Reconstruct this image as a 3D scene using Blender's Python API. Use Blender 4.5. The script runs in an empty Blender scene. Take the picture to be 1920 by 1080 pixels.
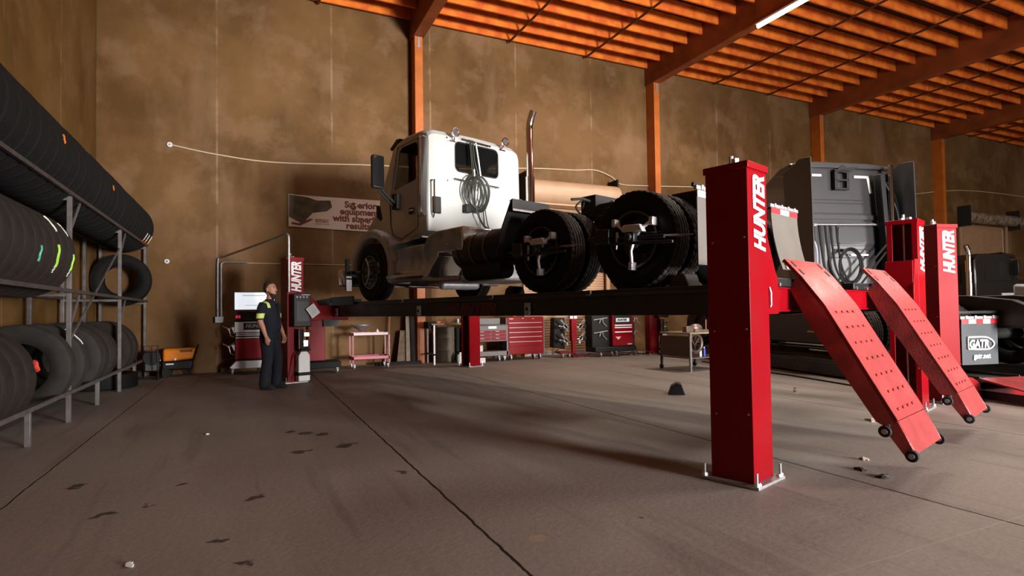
import bpy, bmesh, math, random
from mathutils import Vector, Matrix, Euler
PI=math.pi
S=bpy.context.scene
C=S.collection
random.seed(7)

# ============================================================ camera
def setup_camera():
    yaw,pitch,roll=.434912,.0251552,-.0140275
    fw=Vector((math.sin(yaw)*math.cos(pitch),math.cos(yaw)*math.cos(pitch),math.sin(pitch)))
    rt=Vector((math.cos(yaw),-math.sin(yaw),0)); up=rt.cross(fw)
    r2=rt*math.cos(roll)+up*math.sin(roll); u2=-rt*math.sin(roll)+up*math.cos(roll)
    cd=bpy.data.cameras.new('camera'); co=bpy.data.objects.new('camera',cd); C.objects.link(co)
    m=Matrix.Identity(4)
    for i in range(3):
        m[i][0]=r2[i]; m[i][1]=u2[i]; m[i][2]=-fw[i]
    m.translation=Vector((0,0,1.25)); co.matrix_world=m
    cd.sensor_width=36; cd.lens=1069.22/1920*36; cd.shift_y=16.31/1920
    cd.clip_start=.05; cd.clip_end=200
    S.camera=co
setup_camera()
# ============================================================ world, lights, exposure
w=bpy.data.worlds.new('world'); S.world=w; w.use_nodes=True
w.node_tree.nodes['Background'].inputs[0].default_value=(1,.93,.85,1)
w.node_tree.nodes['Background'].inputs[1].default_value=.25
S.view_settings.view_transform='Standard'; S.view_settings.look='None'
S.view_settings.exposure=.12; S.view_settings.gamma=1; S.view_settings.use_curve_mapping=False
def area(name,loc,target,sx,sy,power,col,spread=PI):
    l=bpy.data.lights.new(name,'AREA'); l.shape='RECTANGLE'; l.size=sx; l.size_y=sy
    l.energy=power; l.color=col; l.spread=spread
    o=bpy.data.objects.new(name,l); C.objects.link(o); o.location=loc
    d=Vector(target)-Vector(loc); o.rotation_euler=d.to_track_quat('-Z','Y').to_euler()
    return o
# daylight from the open shop door behind the camera, plus two added lamps
area('door_daylight',(9.4,-10.3,2.3),(5.5,6,2.8),3.4,4.2,1500,(1,.97,.94))
area('door_sun_bounce',(9.6,-10.3,2.0),(4.6,10,3.6),3.2,3.0,780,(1,.97,.93),math.radians(58))  # added narrow beam that brightens the white cab and back wall
area('side_door_daylight',(20.5,-10.3,2.3),(15,8,2.5),4.4,4.3,1050,(1,.97,.94))  # added lamp that brightens the grey truck and the right side

# ============================================================ helpers
def sr(r,g,b):
    f=lambda c:(c/255/12.92) if c/255<=.04045 else ((c/255+.055)/1.055)**2.4
    return (f(r),f(g),f(b),1)
MATS={}
def mat(name,col,rough=.5,metal=0,noise=0,nscale=6,bump=0,bscale=40,coat=0,col2=None,emit=None,trans=0,spec=.5,rvar=0):
    if name in MATS: return MATS[name]
    m=bpy.data.materials.new(name); m.use_nodes=True; nt=m.node_tree; N=nt.nodes; L=nt.links
    b=N['Principled BSDF']
    if len(col)==3: col=(*col,1)
    b.inputs['Base Color'].default_value=col; b.inputs['Roughness'].default_value=rough
    b.inputs['Metallic'].default_value=metal; b.inputs['Coat Weight'].default_value=coat
    b.inputs['Specular IOR Level'].default_value=spec
    if trans: b.inputs['Transmission Weight'].default_value=trans; b.inputs['IOR'].default_value=1.05
    tc=N.new('ShaderNodeTexCoord')
    n=N.new('ShaderNodeTexNoise'); n.inputs['Scale'].default_value=nscale; n.inputs['Detail'].default_value=6
    L.new(tc.outputs['Object'],n.inputs['Vector'])
    if noise or col2:
        mx=N.new('ShaderNodeMix'); mx.data_type='RGBA'
        c2=col2 if col2 else tuple(c*(1-noise) for c in col[:3])
        mx.inputs[6].default_value=col; mx.inputs[7].default_value=(*c2[:3],1)
        rp=N.new('ShaderNodeMapRange'); rp.inputs[1].default_value=.35; rp.inputs[2].default_value=.65
        L.new(n.outputs[0],rp.inputs[0]); L.new(rp.outputs[0],mx.inputs[0]); L.new(mx.outputs[2],b.inputs['Base Color'])
    if rvar:
        rr=N.new('ShaderNodeMapRange'); rr.inputs[1].default_value=.3; rr.inputs[2].default_value=.7
        rr.inputs[3].default_value=max(.03,rough-rvar); rr.inputs[4].default_value=min(1,rough+rvar)
        L.new(n.outputs[0],rr.inputs[0]); L.new(rr.outputs[0],b.inputs['Roughness'])
    if bump:
        n2=N.new('ShaderNodeTexNoise'); n2.inputs['Scale'].default_value=bscale; n2.inputs['Detail'].default_value=4
        L.new(tc.outputs['Object'],n2.inputs['Vector'])
        bp=N.new('ShaderNodeBump'); bp.inputs['Strength'].default_value=bump; bp.inputs['Distance'].default_value=.02
        L.new(n2.outputs[0],bp.inputs['Height']); L.new(bp.outputs[0],b.inputs['Normal'])
    if emit:
        b.inputs['Emission Color'].default_value=(*emit[:3],1); b.inputs['Emission Strength'].default_value=emit[3]
    MATS[name]=m; return m

red=mat('lift_red',(.22,.0004,.0045),.35,noise=.12,nscale=3,rvar=.06,spec=.18)
dred=mat('cabinet_red',(.26,.003,.010),.33,spec=.35,rvar=.05)
ramp_m=mat('ramp_worn_red',(.40,.062,.062),.30,noise=.4,nscale=5,bump=.12,bscale=60,rvar=.12)
white_l=mat('letter_white',(.85,.85,.86),.4)
wornl=mat('letter_faded_red',(.10,.012,.014),.5)
wornw=mat('letter_worn_grey',(.30,.24,.22),.5)
blk=mat('black_paint',(.009,.009,.010),.45,noise=.3,spec=.35)
blkm=mat('black_matte',(.010,.0095,.0095),.8,noise=.3)
runm=mat('runway_charcoal',(.028,.027,.028),.42,noise=.35,nscale=3,rvar=.1)
zinc=mat('zinc_steel',(.62,.63,.66),.32,metal=.9,noise=.2,nscale=20)
galv=mat('dull_steel',(.42,.40,.42),.5,metal=.7,noise=.25,nscale=15)
rackm=mat('rack_steel',(.20,.18,.18),.5,metal=.5,noise=.35,nscale=8)
rackd=mat('rack_rail_steel',(.10,.09,.09),.5,metal=.4,noise=.35,nscale=8)
chrome=mat('chrome',(.85,.85,.87),.08,metal=1)
alu=mat('polished_aluminium',(.75,.74,.73),.22,metal=.95,rvar=.08,nscale=4)
whitep=mat('truck_white',(.42,.43,.42),.3,coat=.2,noise=.03)
rub=mat('tire_rubber',(.0065,.006,.0062),.72,noise=.25,nscale=4,spec=.18)
rubb=mat('tire_rubber_dusty',(.022,.015,.012),.8,noise=.45,nscale=5,bump=.12,bscale=140,spec=.3)
rubt=mat('tire_tread_worn',(.045,.036,.030),.75,noise=.4,nscale=25,bump=.15,bscale=120)
rubg=mat('tire_rubber_grey',(.026,.022,.020),.75,noise=.45,nscale=5,bump=.12,bscale=140,spec=.3)
rimd=mat('wheel_dark_steel',(.10,.095,.09),.38,metal=.8,noise=.3)
glass=mat('dark_glass',(.02,.02,.02),.04,spec=.6)
cglass=mat('clear_glass',(.9,.9,.9),.02,trans=.95)
tglass=mat('tinted_glass',(.10,.10,.095),.03,trans=.95)
orange=mat('heater_orange',(.80,.24,.01),.4)
navy=mat('navy_cloth',(.007,.010,.020),.9,noise=.3,nscale=20,bump=.3,bscale=30)
hivis=mat('hivis_yellow',(.70,.85,.22),.6)
skin=mat('skin',(.50,.23,.15),.55)
hair=mat('dark_brown_hair',(.032,.017,.010),.8,bump=.6,bscale=90)
wood_s=mat('steel_beam_paint',(.36,.085,.012),.45,noise=.25,nscale=4)
colorange=mat('column_orange_paint',(.52,.13,.012),.5,noise=.2,nscale=3)
paper=mat('paper_white',(.6,.6,.58),.6)
greyp=mat('grey_truck_paint',(.032,.030,.034),.38,coat=.3,noise=.12,nscale=2)
dgreyp=mat('grey_truck_shadow_trim',(.016,.015,.016),.45,noise=.2)  # darker grey for truck trim, fairings and hood
flapm=mat('mudflap_grey',(.10,.085,.075),.6,noise=.15,nscale=3)
flapd=mat('mudflap_slate',(.055,.062,.072),.6,noise=.15,nscale=3)
refl_r=mat('reflector_red',(.7,.03,.04),.35)
refl_w=mat('reflector_white',(.85,.85,.82),.35)
screen=mat('monitor_screen',(.8,.85,.9),.3,emit=(.85,.92,1,.75))
plast=mat('white_plastic',(.74,.74,.76),.35)
board1=mat('weathered_board',(.28,.20,.13),.8,noise=.4,nscale=10)
greym=mat('grey_enamel',(.13,.11,.11),.45,noise=.2)
hosem=mat('air_hose_green_black',(.012,.016,.009),.5)

class M:
    """collects shapes in one bmesh"""
    def __init__(s): s.b=bmesh.new(); s.mi=0
    def _mat(s,fs):
        if s.mi:
            for f in fs: f.material_index=s.mi
    def box(s,a,b,rot=None,piv=None):
        a,b=Vector(a),Vector(b); c=(a+b)/2; d=b-a
        r=bmesh.ops.create_cube(s.b,size=1,matrix=Matrix.Translation(c)@Matrix.Diagonal((abs(d.x) or 1e-4,abs(d.y) or 1e-4,abs(d.z) or 1e-4,1)))
        vs=r['verts']
        if rot:
            p=Vector(piv) if piv else c
            bmesh.ops.rotate(s.b,verts=vs,cent=p,matrix=Euler(rot).to_matrix())
        s._mat({f for v in vs for f in v.link_faces}); return s
    def cyl(s,p0,p1,r0,r1=None,seg=20,caps=True):
        p0,p1=Vector(p0),Vector(p1); d=p1-p0; L=d.length
        if r1 is None: r1=r0
        q=d.to_track_quat('Z','Y').to_matrix().to_4x4()
        r=bmesh.ops.create_cone(s.b,cap_ends=caps,segments=seg,radius1=r0,radius2=r1,depth=L,matrix=Matrix.Translation((p0+p1)/2)@q)
        s._mat({f for v in r['verts'] for f in v.link_faces}); return s
    def sph(s,c,r,sc=(1,1,1),seg=16):
        q=bmesh.ops.create_uvsphere(s.b,u_segments=seg,v_segments=max(6,seg//2),radius=r,matrix=Matrix.Translation(c)@Matrix.Diagonal((*sc,1)))
        s._mat({f for v in q['verts'] for f in v.link_faces}); return s
    def prism(s,pts,a,b,axis='x'):
        """2D outline extruded along axis from a to b. x:(y,z) y:(x,z) z:(x,y)"""
        def P(p,t):
            return {'x':(t,p[0],p[1]),'y':(p[0],t,p[1]),'z':(p[0],p[1],t)}[axis]
        v0=[s.b.verts.new(P(p,a)) for p in pts]; v1=[s.b.verts.new(P(p,b)) for p in pts]
        n=len(pts); fs=[]
        fs.append(s.b.faces.new(v0[::-1])); fs.append(s.b.faces.new(v1))
        for i in range(n): fs.append(s.b.faces.new((v0[i],v0[(i+1)%n],v1[(i+1)%n],v1[i])))
        bmesh.ops.recalc_face_normals(s.b,faces=fs); s._mat(fs); return s
    def tube(s,path,r,seg=8,closed=False):
        pts=[Vector(p) for p in path]; n=len(pts); rings=[]
        prev=None
        for i,p in enumerate(pts):
            if closed: t=(pts[(i+1)%n]-pts[i-1])
            else: t=(pts[min(i+1,n-1)]-pts[max(i-1,0)])
            t.normalize()
            if prev is None:
                a=Vector((0,0,1)) if abs(t.z)<.9 else Vector((1,0,0)); u=t.cross(a).normalized()
            else:
                u=(prev-t*prev.dot(t)).normalized()
            prev=u; v=t.cross(u); rr=r[i] if isinstance(r,(list,tuple)) else r
            rings.append([s.b.verts.new(p+u*(rr*math.cos(2*PI*k/seg))+v*(rr*math.sin(2*PI*k/seg))) for k in range(seg)])
        fs=[]
        for i in range(n if closed else n-1):
            A,B=rings[i],rings[(i+1)%n]
            for k in range(seg): fs.append(s.b.faces.new((A[k],A[(k+1)%seg],B[(k+1)%seg],B[k])))
        if not closed:
            fs.append(s.b.faces.new(rings[0][::-1])); fs.append(s.b.faces.new(rings[-1]))
        s._mat(fs); return s
    def loft(s,rings,caps=True,closed=False):
        R=[[s.b.verts.new(p) for p in r] for r in rings]; fs=[]
        n=len(R[0])
        for i in range(len(R)-(0 if closed else 1)):
            A,B=R[i],R[(i+1)%len(R)]
            for k in range(n): fs.append(s.b.faces.new((A[k],A[(k+1)%n],B[(k+1)%n],B[k])))
        if caps and not closed: fs.append(s.b.faces.new(R[0][::-1])); fs.append(s.b.faces.new(R[-1]))
        bmesh.ops.recalc_face_normals(s.b,faces=fs); s._mat(fs); return s
    def lathe(s,prof,seg=64,axis='x',origin=(0,0,0),fn=None,closed=False):
        """prof: list of (axial, radius). revolve about axis."""
        o=Vector(origin); rings=[]
        for k in range(seg):
            a=2*PI*k/seg; ring=[]
            for j,(t,r) in enumerate(prof):
                if fn: t,r=fn(j,k,t,r)
                c,sn=r*math.cos(a),r*math.sin(a)
                ring.append(o+Vector({'x':(t,c,sn),'y':(c,t,sn),'z':(c,sn,t)}[axis]))
            rings.append([s.b.verts.new(p) for p in ring])
        fs=[]; m=len(prof)
        for k in range(seg):
            A,B=rings[k],rings[(k+1)%seg]
            for j in range(m if closed else m-1):
                q=(A[j],A[(j+1)%m],B[(j+1)%m],B[j])
                fs.append(s.b.faces.new(q))
        bmesh.ops.recalc_face_normals(s.b,faces=fs); s._mat(fs); return s
    def obj(s,name,m,parent=None,bev=0,loc=None,rot=None,ang=35,seg=2,sub=0,label=None):
        me=bpy.data.meshes.new(name); s.b.normal_update(); s.b.to_mesh(me); s.b.free()
        for mm in (m if isinstance(m,(list,tuple)) else [m]): me.materials.append(mm)
        for p in me.polygons: p.use_smooth=True
        try: me.set_sharp_from_angle(angle=math.radians(ang))
        except Exception: pass
        o=bpy.data.objects.new(name,me); C.objects.link(o)
        if parent: o.parent=parent
        if loc is not None: o.location=loc
        if rot is not None: o.rotation_euler=rot
        if bev:
            b=o.modifiers.new('bev','BEVEL'); b.width=bev; b.segments=seg; b.limit_method='ANGLE'; b.angle_limit=math.radians(40)
            b.harden_normals=False
        if sub:
            b=o.modifiers.new('sub','SUBSURF'); b.levels=sub; b.render_levels=sub
        if label: o['label']=label
        return o
def bake(o,cutters=()):
    """apply modifiers (and boolean cutters) and drop the cutters"""
    for c in cutters:
        b=o.modifiers.new('cut','BOOLEAN'); b.operation='DIFFERENCE'; b.solver='EXACT'; b.object=c
    dg=bpy.context.evaluated_depsgraph_get(); dg.update()
    me=bpy.data.meshes.new_from_object(o.evaluated_get(dg),preserve_all_data_layers=True,depsgraph=dg)
    nm=o.data.name; o.modifiers.clear(); o.data=me; me.name=nm
    for c in cutters: bpy.data.objects.remove(c)
    for p in me.polygons: p.use_smooth=True
    me.set_sharp_from_angle(angle=math.radians(30))
    return o
def tag(o,label,cat,group=None,kind=None):
    o['label']=label; o['category']=cat
    if group: o['group']=group
    if kind: o['kind']=kind
    return o
def thing(name,label,cat,loc=(0,0,0),rz=0,group=None):
    o=bpy.data.objects.new(name,None); C.objects.link(o); o.empty_display_size=.1
    o.location=loc; o.rotation_euler=(0,0,rz); return tag(o,label,cat,group)
def struct(o,label=None):
    o['kind']='structure'
    if label: o['label']=label
    return o
def dup(root,loc=None,rz=None,label=None,group=None):
    def cp(o,par):
        c=o.copy(); C.objects.link(c); c.parent=par
        for ch in list(o.children): cp(ch,c)
        return c
    r=cp(root,root.parent)
    if loc is not None: r.location=loc
    if rz is not None: r.rotation_euler=(0,0,rz)
    if label: r['label']=label
    if group: r['group']=group
    return r
def text(name,body,size,m,parent=None,mtx=None,depth=.003,bold=.0,shear=0,xs=1,align='LEFT',lab=None,space=1):
    cu=bpy.data.curves.new(name,'FONT'); cu.body=body; cu.size=size; cu.extrude=depth; cu.offset=bold; cu.shear=shear
    cu.align_x=align; cu.space_character=space; cu.resolution_u=3
    t=bpy.data.objects.new(name,cu); C.objects.link(t)
    dg=bpy.context.evaluated_depsgraph_get(); dg.update()
    me=bpy.data.meshes.new_from_object(t.evaluated_get(dg)); bpy.data.objects.remove(t)
    if xs!=1: me.transform(Matrix.Diagonal((xs,1,1,1)))
    if mtx: me.transform(mtx)
    me.materials.clear(); me.materials.append(m)
    o=bpy.data.objects.new(name,me); C.objects.link(o)
    if parent: o.parent=parent
    if lab: o['label']=lab
    return o
def frame(o,x,y):
    """matrix mapping text plane (x right,y up) to o + x*X + y*Y"""
    x=Vector(x).normalized(); y=Vector(y).normalized(); z=x.cross(y)
    m=Matrix.Identity(4)
    for i in range(3): m[i][0]=x[i]; m[i][1]=y[i]; m[i][2]=z[i]
    m.translation=Vector(o); return m
def rrect(x0,y0,x1,y1,r,n=5):
    pts=[]
    for cx,cy,a0 in ((x1-r,y1-r,0),(x0+r,y1-r,PI/2),(x0+r,y0+r,PI),(x1-r,y0+r,1.5*PI)):
        for i in range(n+1):
            a=a0+PI/2*i/n; pts.append((cx+r*math.cos(a),cy+r*math.sin(a)))
    return pts
def spline(pts,n=8):
    P=[Vector(p) for p in pts]; out=[]
    for i in range(len(P)-1):
        p0=P[max(i-1,0)];p1=P[i];p2=P[i+1];p3=P[min(i+2,len(P)-1)]
        for k in range(n):
            t=k/n; out.append(.5*((2*p1)+(p2-p0)*t+(2*p0-5*p1+4*p2-p3)*t*t+(3*p1-p0-3*p2+p3)*t**3))
    out.append(P[-1]); return out
#--SHELL--
# ============================================================ room shell
YW=14.1; XL=-2.80; BAY=7.42; X0=3.78; ZC=8.14
def floor_mat():
    m=bpy.data.materials.new('concrete_floor'); m.use_nodes=True; nt=m.node_tree; N=nt.nodes; L=nt.links
    b=N['Principled BSDF']
    def nd(t,**k):
        n=N.new(t)
        for a,v in k.items(): setattr(n,a,v)
        return n
    def math_(op,a,bb=None,cl=False):
        n=nd('ShaderNodeMath',operation=op,use_clamp=cl)
        for i,v in enumerate((a,bb)):
            if v is None: continue
            if isinstance(v,(int,float)): n.inputs[i].default_value=v
            else: L.new(v,n.inputs[i])
        return n.outputs[0]
    tc=nd('ShaderNodeTexCoord'); sx=nd('ShaderNodeSeparateXYZ'); L.new(tc.outputs['Object'],sx.inputs[0])
    def noise(sc,det=6,vec=None,rough=.6):
        n=nd('ShaderNodeTexNoise'); n.inputs['Scale'].default_value=sc; n.inputs['Detail'].default_value=det; n.inputs['Roughness'].default_value=rough
        L.new(vec or tc.outputs['Object'],n.inputs['Vector']); return n.outputs[0]
    def mr(v,a,bb,c=0,d=1):
        n=nd('ShaderNodeMapRange'); L.new(v,n.inputs[0])
        for i,q in enumerate((a,bb,c,d)): n.inputs[1+i].default_value=q
        return n.outputs[0]
    def mix(f,c1,c2,bt='MIX'):
        n=nd('ShaderNodeMix',data_type='RGBA',blend_type=bt)
        if isinstance(f,(int,float)): n.inputs[0].default_value=f
        else: L.new(f,n.inputs[0])
        for i,c in ((6,c1),(7,c2)):
            if isinstance(c,tuple): n.inputs[i].default_value=c
            else: L.new(c,n.inputs[i])
        return n.outputs[2]
    big=mr(noise(.55,7),.35,.68); med=mr(noise(2.2,8),.3,.7); fine=mr(noise(26,5),.3,.7)
    c=mix(big,(.285,.245,.225,1),(.225,.195,.180,1))
    c=mix(math_('MULTIPLY',med,.5),c,(.32,.265,.23,1))
    c=mix(math_('MULTIPLY',fine,.22),c,(.10,.075,.062,1))
    # streaks along Y: faint tyre tracks
    mp=nd('ShaderNodeMapping'); mp.inputs['Scale'].default_value=(3.2,.22,1); mp.inputs['Rotation'].default_value=(0,0,.1)
    L.new(tc.outputs['Object'],mp.inputs[0]); st=mr(noise(1.4,3,mp.outputs[0]),.56,.66)
    c=mix(math_('MULTIPLY',st,.30),c,(.095,.075,.066,1))
    # joints
    wob=math_('MULTIPLY',math_('SUBTRACT',noise(5,5),.5),.035)
    X=math_('ADD',sx.outputs[0],wob); Y=math_('ADD',sx.outputs[1],wob)
    def line(v,x,wd):
        return mr(math_('ABSOLUTE',math_('SUBTRACT',v,x)),wd*.45,wd,1,0)
    j=None
    for v,x,wd in ((X,1.21,.012),(X,3.955,.011),(X,-1.47,.008),(X,6.7,.009),(X,9.45,.01),(X,12.2,.01)):
        l=line(v,x,wd); j=l if j is None else math_('MAXIMUM',j,l)
    c=mix(j,c,(.016,.011,.008,1))
    k=None
    for y in (1.82,5.45,9.72):
        l=line(Y,y,.007); k=l if k is None else math_('MAXIMUM',k,l)
    c=mix(math_('MULTIPLY',k,.35),c,(.42,.34,.28,1))
    # specks of dust and small crumbs
    vo=nd('ShaderNodeTexVoronoi'); vo.inputs['Scale'].default_value=3.1; L.new(tc.outputs['Object'],vo.inputs['Vector'])
    c=mix(mr(vo.outputs['Distance'],.012,.03,.55,0),c,(.45,.38,.33,1))
    # oil stains with shapes of their own
    wv=nd('ShaderNodeVectorMath',operation='ADD'); nn=nd('ShaderNodeTexNoise'); nn.inputs['Scale'].default_value=9
    L.new(tc.outputs['Object'],nn.inputs['Vector']); sc=nd('ShaderNodeVectorMath',operation='SCALE'); sc.inputs['Scale'].default_value=.22
    L.new(nn.outputs['Color'],sc.inputs[0]); L.new(tc.outputs['Object'],wv.inputs[0]); L.new(sc.outputs[0],wv.inputs[1])
    o=None
    for (x,y,r) in ((.536,6.36,.10),(.42,6.5,.07),(.70,6.25,.07),(.859,5.644,.085),(.80,5.56,.07),(.421,5.551,.08),(.50,5.55,.05),(-.147,3.605,.035),(.0,3.2,.04),(2.178,2.821,.03),(-.839,4.4,.08),(-.6,4.45,.05),(1.103,4.456,.05),(-.45,4.9,.05),(.05,4.3,.06),(-1.15,5.2,.06)):
        d=nd('ShaderNodeVectorMath',operation='DISTANCE'); L.new(wv.outputs[0],d.inputs[0]); d.inputs[1].default_value=(x+.11,y+.11,.11)
        l=mr(d.outputs['Value'],r*.7,r,1,0); o=l if o is None else math_('MAXIMUM',o,l)
    c=mix(math_('MULTIPLY',o,.82),c,(.02,.015,.012,1))
    d=nd('ShaderNodeVectorMath',operation='DISTANCE'); L.new(tc.outputs['Object'],d.inputs[0]); d.inputs[1].default_value=(1.445,2.821,0)
    c=mix(mr(d.outputs['Value'],.045,.055,1,0),c,(.34,.25,.19,1))
    L.new(c,b.inputs['Base Color'])
    rg=mr(med,0,1,.5,.72); L.new(rg,b.inputs['Roughness']); b.inputs['Specular IOR Level'].default_value=.35
    h=math_('SUBTRACT',math_('MULTIPLY',fine,.15),math_('MULTIPLY',j,2.0))
    bp=nd('ShaderNodeBump'); bp.inputs['Strength'].default_value=.5; bp.inputs['Distance'].default_value=.01
    L.new(h,bp.inputs['Height']); L.new(bp.outputs[0],b.inputs['Normal'])
    return m
def wall_mat(name,ax,c1=(.17,.086,.028,1),c2=(.098,.045,.009,1),c3=(.27,.158,.088,1)):
    m=bpy.data.materials.new(name); m.use_nodes=True; nt=m.node_tree; N=nt.nodes; L=nt.links; b=N['Principled BSDF']
    tc=N.new('ShaderNodeTexCoord')
    def noise(sc,det=6,scale=None):
        n=N.new('ShaderNodeTexNoise'); n.inputs['Scale'].default_value=sc; n.inputs['Detail'].default_value=det; n.inputs['Roughness'].default_value=.6
        if scale:
            mp=N.new('ShaderNodeMapping'); mp.inputs['Scale'].default_value=scale; L.new(tc.outputs['Object'],mp.inputs[0]); L.new(mp.outputs[0],n.inputs['Vector'])
        else: L.new(tc.outputs['Object'],n.inputs['Vector'])
        return n.outputs[0]
    def mr(v,a,bb,c=0,d=1):
        n=N.new('ShaderNodeMapRange'); L.new(v,n.inputs[0])
        for i,q in enumerate((a,bb,c,d)): n.inputs[1+i].default_value=q
        return n.outputs[0]
    def mix(f,a,bb):
        n=N.new('ShaderNodeMix'); n.data_type='RGBA'; L.new(f,n.inputs[0])
        for i,c in ((6,a),(7,bb)):
            if isinstance(c,tuple): n.inputs[i].default_value=c
            else: L.new(c,n.inputs[i])
        return n.outputs[2]
    c=mix(mr(noise(.55,10),.38,.64),c1,c2)
    c=mix(mr(noise(.8,6,(1,1,.35)),.52,.64,0,.30),c,c3)
    c=mix(mr(noise(1.3,10),.50,.62,0,.30),c,c3)
    sc=(1.1,1.1,.12)
    c=mix(mr(noise(1.6,4,sc),.58,.72,0,.35),c,(.12,.075,.035,1))
    c=mix(mr(noise(12,6),.60,.85,0,.25),c,(.12,.08,.05,1))
    # pale form-joint seams and tie holes
    sx=N.new('ShaderNodeSeparateXYZ'); L.new(tc.outputs['Object'],sx.inputs[0])
    def ma(op,a,bb):
        n=N.new('ShaderNodeMath'); n.operation=op
        for i,v in enumerate((a,bb)):
            if isinstance(v,(int,float)): n.inputs[i].default_value=v
            else: L.new(v,n.inputs[i])
        return n.outputs[0]
    co=sx.outputs[0] if ax=='x' else sx.outputs[1]
    fr=ma('ABSOLUTE',ma('SUBTRACT',ma('MODULO',ma('ADD',co,60.6),2.45),1.2),0)
    ln=ma('MULTIPLY',mr(fr,.006,.03,1,0),mr(noise(1.3,3),.42,.6,0,.32))
    c=mix(ln,c,(.46,.33,.21,1))
    L.new(c,b.inputs['Base Color']); b.inputs['Roughness'].default_value=.72; b.inputs['Specular IOR Level'].default_value=.3
    bp=N.new('ShaderNodeBump'); bp.inputs['Strength'].default_value=.25; bp.inputs['Distance'].default_value=.02
    L.new(noise(9,8),bp.inputs['Height']); L.new(bp.outputs[0],b.inputs['Normal'])
    return m
wm=wall_mat('tilt_up_concrete','x'); wml=wall_mat('tilt_up_concrete_side','y',(.165,.083,.020,1),(.105,.048,.008,1),(.22,.13,.055,1))
m=M(); m.box((XL-.3,-10.6,-.2),(42,YW+.4,0)); struct(m.obj('floor',floor_mat()))
# back wall with openings for two roll-up doors
def wall_back():
    m=M()
    D=((6.98,9.62,4.3),(27.9,32.0,4.75))
    x=XL-.3
    for a,b,h in D:
        m.box((x,YW,0),(a,YW+.3,9.4)); m.box((a,YW,h),(b,YW+.3,9.4)); x=b
    m.box((x,YW,0),(42,YW+.3,9.4))
    struct(m.obj('wall_back',wm))
wall_back()
m=M(); m.box((XL-.3,-10.6,0),(XL,YW,9.4)); struct(m.obj('wall_left',wml))
# front wall behind the viewer with two open doorways, and the right end wall
m=M(); x=XL-.3
for a,b_ in ((7.5,11.4),(18.2,22.8)):
    m.box((x,-10.6,0),(a,-10.31,9.4)); m.box((a,-10.6,4.6),(b_,-10.31,9.4)); x=b_
m.box((x,-10.6,0),(42,-10.31,9.4)); struct(m.obj('wall_front',wm))
m=M(); m.box((41.7,-10.6,0),(42,YW,9.4)); struct(m.obj('wall_right',wml))
# roll-up doors
tan=mat('rollup_door_tan',(.46,.27,.15),.55,noise=.1,nscale=3)
tan2=mat('rollup_hood_tan',(.50,.31,.19),.45,noise=.1,nscale=3)
def roll_door(n,x0,x1,zt,hood=True):
    def slats(m,z0,z1,p=.075):
        z=z0;pts=[]
        while z<z1-1e-6:
            pts+= [(0,z),(-.018,z+p*.25),(-.018,z+p*.75),(0,z+p*.98)]; z+=p
        pts+=[(0,z1),(.03,z1),(.03,z0)]
        m.prism([(YW+.1+a,b) for a,b in pts],x0,x1,'x')
    m=M(); slats(m,.06,zt); o=struct(m.obj('door_%d'%n,tan))
    m=M(); m.box((x0,YW+.06,0),(x1,YW+.16,.07)); struct(m.obj('door_%d_bottom_bar'%n,galv,o))
    m=M()
    for a,b in ((x0-.12,x0),(x1,x1+.12)): m.box((a,YW-.06,0),(b,YW-.005,zt+.3))
    struct(m.obj('door_%d_guide_rail'%n,tan,o))
    m=M()
    for a in (x0-.2,x1+.14): m.box((a,YW-.5,zt-.15),(a+.05,YW-.005,zt+.72))
    struct(m.obj('door_%d_bracket'%n,blkm,o))
    return o
d1=roll_door(1,7.0,9.6,4.3)
m=M(); pr=[]
for i in range(25):
    a=PI*.5+2*PI*i/24; pr.append((YW-.36+.33*math.cos(a),4.50+.33*math.sin(a)))
m.prism(pr[:-1],6.86,9.76,'x'); m.box((6.9,YW-.5,4.14),(9.7,YW-.05,4.19)); m.box((6.86,YW-.36,4.50),(9.76,YW-.005,4.82)); struct(m.obj('door_1_hood',tan2,d1,bev=.01))
d2=roll_door(2,27.95,31.5,4.75)
m=M(); m.cyl((27.8,YW-.3,5.0),(32.2,YW-.3,5.0),.24,seg=20); struct(m.obj('door_2_hood',mat('wrapped_coil_brown',(.13,.085,.05),.4,noise=.6,nscale=6,bump=1,bscale=4,col2=(.35,.27,.2)),d2))

# steel columns, glulam beams, joists, deck
deck=mat('roof_deck_wood',(.055,.012,.002),.8,noise=.5,nscale=2.5)  # wood colour darkened to hold the shade between the joists
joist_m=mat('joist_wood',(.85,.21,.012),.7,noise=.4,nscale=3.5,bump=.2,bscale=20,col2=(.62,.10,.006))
beam_m=mat('glulam_beam_wood',(.30,.066,.012),.6,noise=.4,nscale=1.6,bump=.15,bscale=14)
for k in range(-1,5):
    x=X0+k*BAY
    if k>=0:
        t=M(); t.box((x+.02,YW-.38,0),(x+.22,YW-.36,ZC)); t.box((x+.02,YW-.02,0),(x+.22,YW-.002,ZC)); t.box((x+.02,YW-.37,0),(x+.035,YW-.01,ZC)); t.box((x+.205,YW-.37,0),(x+.22,YW-.01,ZC))
        o=struct(t.obj('trim_%d'%(k+1),colorange))
        t=M(); t.box((x+.09,YW-.392,ZC-.28),(x+.15,YW-.378,ZC-.02)); t.cyl((x+.12,YW-.40,ZC-.08),(x+.12,YW-.39,ZC-.08),.015); t.cyl((x+.12,YW-.40,ZC-.2),(x+.12,YW-.39,ZC-.2),.015)
        struct(t.obj('trim_%d_strap'%(k+1),galv,o))
    t=M(); t.box((x-.02,-10.3,ZC),(x+.26,YW-.01,9.05)); struct(t.obj('ceiling_beam_%d'%(k+2),beam_m,bev=.01))
JY=[]; y=YW-.04
jn=0
xs=[XL]+[X0+k*BAY for k in range(0,5)]
i=0; y=YW-.1
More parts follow.
